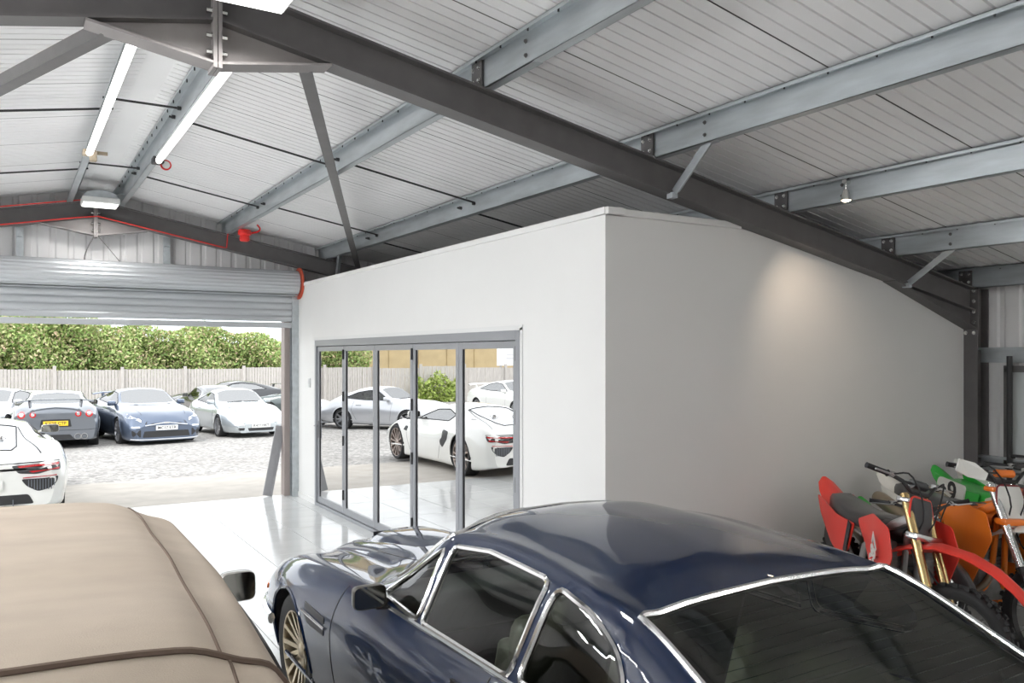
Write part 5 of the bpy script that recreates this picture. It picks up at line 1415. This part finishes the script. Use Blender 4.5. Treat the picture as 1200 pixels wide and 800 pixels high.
    m = MB(); m.cbox((0, .04, .43), (.24, .44, .24), .05); m.M = Matrix.Translation((0, .12, .52)) @ Matrix.Rotation(math.radians(-12), 4, 'X'); m.cbox((0, 0, .13), (.19, .18, .26), .03)
    for k in range(5): m.box((0, 0, .06 + .03 * k), (.22, .21, .008))
    m.M = None; m.build('engine', M_engine, t, smooth=45)
    for s in (-1, 1):
        m = MB(); m.lathe([(0, s * .15), (.085, s * .15), (.10, s * .135), (.105, s * .11)], (0, .02, .43), 'x', 20); m.build('engine_cover', c.get('cover', M_frame), t, smooth=40)
        m = MB(); m.cbox((s * .115, .27, .72), (.06, .10, .26), .01)
        for k in range(8): m.box((s * .115, .325, .62 + k * .028), (.056, .006, .006))
        m.build('radiator', M_engine, t, smooth=40)
        m = MB(); m.bar((s * .10, -.17, .37), (s * .23, -.19, .37), .05, .02); m.build('footpeg', M_frame, t)
        # shroud
        sh = rpoly([(.43, .96), (.50, .80), (.28, .44), (.14, .46), (.04, .70), (-.12, .82), (-.18, .90), (.12, .99)], .03)
        def sp(y, z, o): return (s * (.115 + .085 * max(0, min(1, (y + .1) / .45)) - .10 * max(0, z - .86) + o), y, z)
        n = len(sh); m = MB(); m.add([sp(y, z, 0) for y, z in sh] + [sp(y, z, .006) for y, z in sh] + [sp(.20, .80, .012), sp(.20, .80, 0)], [(i, (i + 1) % n, n + (i + 1) % n, n + i) for i in range(n)] + [(n + i, n + (i + 1) % n, 2 * n) for i in range(n)] + [((i + 1) % n, i, 2 * n + 1) for i in range(n)])
        so = m.build('shroud', c['shroud'], t, smooth=25)
        if 'stripe' in c:
            g = [(.36, .90), (.42, .78), (.27, .56), (.24, .60), (.30, .76), (.20, .88)]; m = MB(); m.add([sp(y, z, .013) for y, z in g] + [sp(y, z, .016) for y, z in g], [tuple(range(6)), tuple(range(11, 5, -1))] + [(i, (i + 1) % 6, 6 + (i + 1) % 6, 6 + i) for i in range(6)]); m.build('shroud_graphic', c['stripe'], so)
        if 'word' in c:
            R = Matrix(((0, 0, s, 0), (s, 0, 0, 0), (0, 1, 0, 0), (0, 0, 0, 1)))
            M = Matrix.Translation((s * .205, .235, .74)) @ Matrix.Rotation(math.radians(-10) * s, 4, 'Z') @ R @ Matrix.Rotation(math.radians(62 if s > 0 else -62), 4, 'Z')
            text(c['word'], 'lettering', .145, P_white, so, M, .002, .005)
        # side panel
        sd = rpoly([(-.20, .86), (-.50, .87), (-.86, .955), (-.80, .83), (-.60, .64), (-.44, .58), (-.30, .66)], .03); n = len(sd)
        dz = c.get('dz', 0); sd = [(y, z + dz) for y, z in sd]
        def sq(y, z, o): return (s * (.135 - .02 * max(0, (-y - .55)) + o - .05 * max(0, .72 - z)), y, z)
        m = MB(); m.add([sq(y, z, -.006) for y, z in sd] + [sq(y, z, .003) for y, z in sd] + [sq(-.50, .77 + dz, .012), sq(-.5, .77 + dz, -.006)], [(i, (i + 1) % n, n + (i + 1) % n, n + i) for i in range(n)] + [(n + i, n + (i + 1) % n, 2 * n) for i in range(n)] + [((i + 1) % n, i, 2 * n + 1) for i in range(n)])
        po = m.build('side_panel', c['side'], t, smooth=25)
        if 'side_flash' in c:
            g = [(-.28, .83), (-.58, .78), (-.50, .74), (-.34, .74)]; m = MB(); m.add([sq(y, z, .013) for y, z in g] + [sq(y, z, .016) for y, z in g], [(0, 1, 2, 3), (7, 6, 5, 4)] + [(i, (i + 1) % 4, 4 + (i + 1) % 4, 4 + i) for i in range(4)]); m.build('panel_graphic', c['side_flash'], po)
        if 'number' in c:
            g = rpoly([(-.36, .90), (-.74, .935), (-.78, .86), (-.60, .70), (-.42, .69)], .04); g = [(y, z + dz) for y, z in g]; n = len(g); m = MB(); m.add([sq(y, z, .010) for y, z in g] + [sq(y, z, .024) for y, z in g], [tuple(range(n)), tuple(range(2 * n - 1, n - 1, -1))] + [(i, (i + 1) % n, n + (i + 1) % n, n + i) for i in range(n)]); q = m.build('number_panel', P_white, po)
            R = Matrix(((0, 0, s, 0), (s, 0, 0, 0), (0, 1, 0, 0), (0, 0, 0, 1)))
            text(c['number'], 'lettering', .26, P_blk, q, Matrix.Translation((s * (.135 + .0255), -.55, .81 + dz)) @ R @ Matrix.Rotation(math.radians(-10 * s), 4, 'Z'), .001, .006)
        if 'strap' in c:
            m = MB(); m.bar(sq(-.24, .86, .014), sq(-.34, .64, .014), .006, .05); m.build('panel_strap', P_blk, po)
    # tank, seat, rear fender
    m = MB(); rows = []
    for (y, z, w, h) in ((.30, .93, .05, .10), (.20, .97, .10, .16), (.05, .965, .115, .18), (-.10, .94, .10, .16)):
        rows.append([(w * math.cos(a), y, z - h / 2 + h / 2 * math.sin(a)) for a in np.linspace(0, 2 * PI, 15)])
    m.grid(rows); m.build('fuel_tank', c.get('tank', c['shroud']), t, smooth=50)
    m = MB(); rows = []
    for (y, z, w) in ((.16, .965, .06), (.08, .968, .085), (-.10, .945, .105), (-.35, .935, .12), (-.58, .955, .115), (-.74, .98, .085), (-.78, .972, .06)):
        rows.append([(w * 1.05, y, z - .10), (w, y, z - .03), (w * .8, y, z - .005), (0, y, z), (-w * .8, y, z - .005), (-w, y, z - .03), (-w * 1.05, y, z - .10), (w * 1.05, y, z - .10)])
    m.grid(rows); m.add(rows[0][:-1], [tuple(range(7))]); m.add(rows[-1][:-1], [tuple(range(7))]); m.build('seat', c.get('seat', P_blk), t, smooth=50)
    m = MB(); rows = []
    for (y, z, w, d) in ((-.50, .865, .125, .05), (-.68, .90, .12, .05), (-.82, .95, .105, .045), (-.95, 1.0, .085, .035), (-1.03, 1.035, .06, .02), (-1.07, 1.055, .02, .006)):
        rr = [(x * w, y, z - d * abs(x) ** 2) for x in np.linspace(-1, 1, 9)] + [(x * w * .97, y + .004, z - .007 - d * abs(x) ** 2) for x in np.linspace(1, -1, 9)]
        rows.append(rr + [rr[0]])
    m.grid(rows); m.build('rear_fender', c['rfender'], t, smooth=50)
    m = MB(); m.prism([(-.60, .85), (-.84, .92), (-.92, .62), (-.86, .55), (-.74, .60)], -.06, .06, 'x'); m.build('mud_flap', P_blk, t)
    # exhaust
    m = MB(); m.tube(crom([(0, .22, .66), (.05, .31, .55), (.12, .24, .40), (.15, .08, .44), (.15, -.12, .60), (.15, -.26, .70)] if c.get('sil', 1) > 0 else [(0, .22, .66), (-.05, .31, .55), (-.12, .24, .40), (-.15, .08, .44), (-.15, -.12, .60), (-.15, -.26, .70)], 20), .022, 10); m.build('exhaust_pipe', M_muf, t, smooth=True)
    m = MB(); sl = c.get('sil', 1); a, b = Vector((sl * .165, -.26, .70)), Vector((sl * .175, -.84, .86)); d = (b - a).normalized(); m.tube([a, a + d * .05, a + d * .08, b - d * .05, b, b], [.025, .04, .058, .058, .045, .02], 18); m.build('silencer', c.get('silencer', M_muf), t, smooth=40)
    m = MB(); m.tube([(-.14, -.15, .36), (-.24, -.12, .03), (-.27, -.10, .012)], [.012, .012, .02], 8); m.build('side_stand', M_frame, t, smooth=True)
    m = MB(); m.tube([(-.06, -.20, .44), (-.06, -.735, .385)], .010, 6).tube([(-.06, -.20, .37), (-.06, -.735, .275)], .010, 6); m.build('drive_chain', M_engine, t)
    return t
hd_ = (-.46, -.89)
bike('dirt_bike', 'red dirt bike with gold forks and red front fender, nearest the blue car', 4.94, 3.41, (-.505, -.863),
     dict(fork=M_fgold, clamp=M_fsilv, shroud=P_red, side=P_red, rfender=P_red, ffender=P_red, nplate=P_blk, nedge=P_red, lug=P_red, word='1087', sil=-1, strap=1, tank=P_blk), steer=math.radians(33))
bike('dirt_bike', 'smaller green and white dirt bike with tan silencer, between the red and orange ones', 5.41, 3.59, (-.56, -.83),
     dict(fork=M_fsilv, clamp=P_blk, shroud=P_white, stripe=P_red, side=P_white, side_flash=P_green, rfender=P_green, ffender=P_blk, nplate=P_blk, lug=P_blk, tank=P_blk), scale=.82)
bike('dirt_bike', 'orange dirt bike with white front fender, orange fork clamps and silver forks', 5.88, 3.42, (-.38, -.92),
     dict(fork=M_fsilv, slider=P_blk, clamp=P_org, shroud=P_org, side=P_white, rfender=P_white, ffender=P_white, nplate=P_white, nedge=P_mar, guard=P_blk, lug=P_blk, frame=P_org, pad=P_org, handguard=P_white), steer=math.radians(10))
bike('dirt_bike', 'green dirt bike with a white number nine side panel behind the orange one', 6.55, 3.46, hd_,
     dict(fork=M_fsilv, clamp=P_blk, shroud=P_cream, stripe=P_green, side=P_green, number='9', dz=.07, rfender=P_green, ffender=P_green, nplate=P_white, lug=P_blk, seat=P_green, tank=P_green), scale=.98)
bike('dirt_bike', 'maroon and white dirt bike next to the wall column', 6.98, 3.50, hd_,
     dict(fork=M_fsilv, clamp=P_blk, shroud=P_mar, stripe=P_white, side=P_white, rfender=P_white, ffender=P_white, nplate=P_mar, lug=P_blk, tank=P_mar))
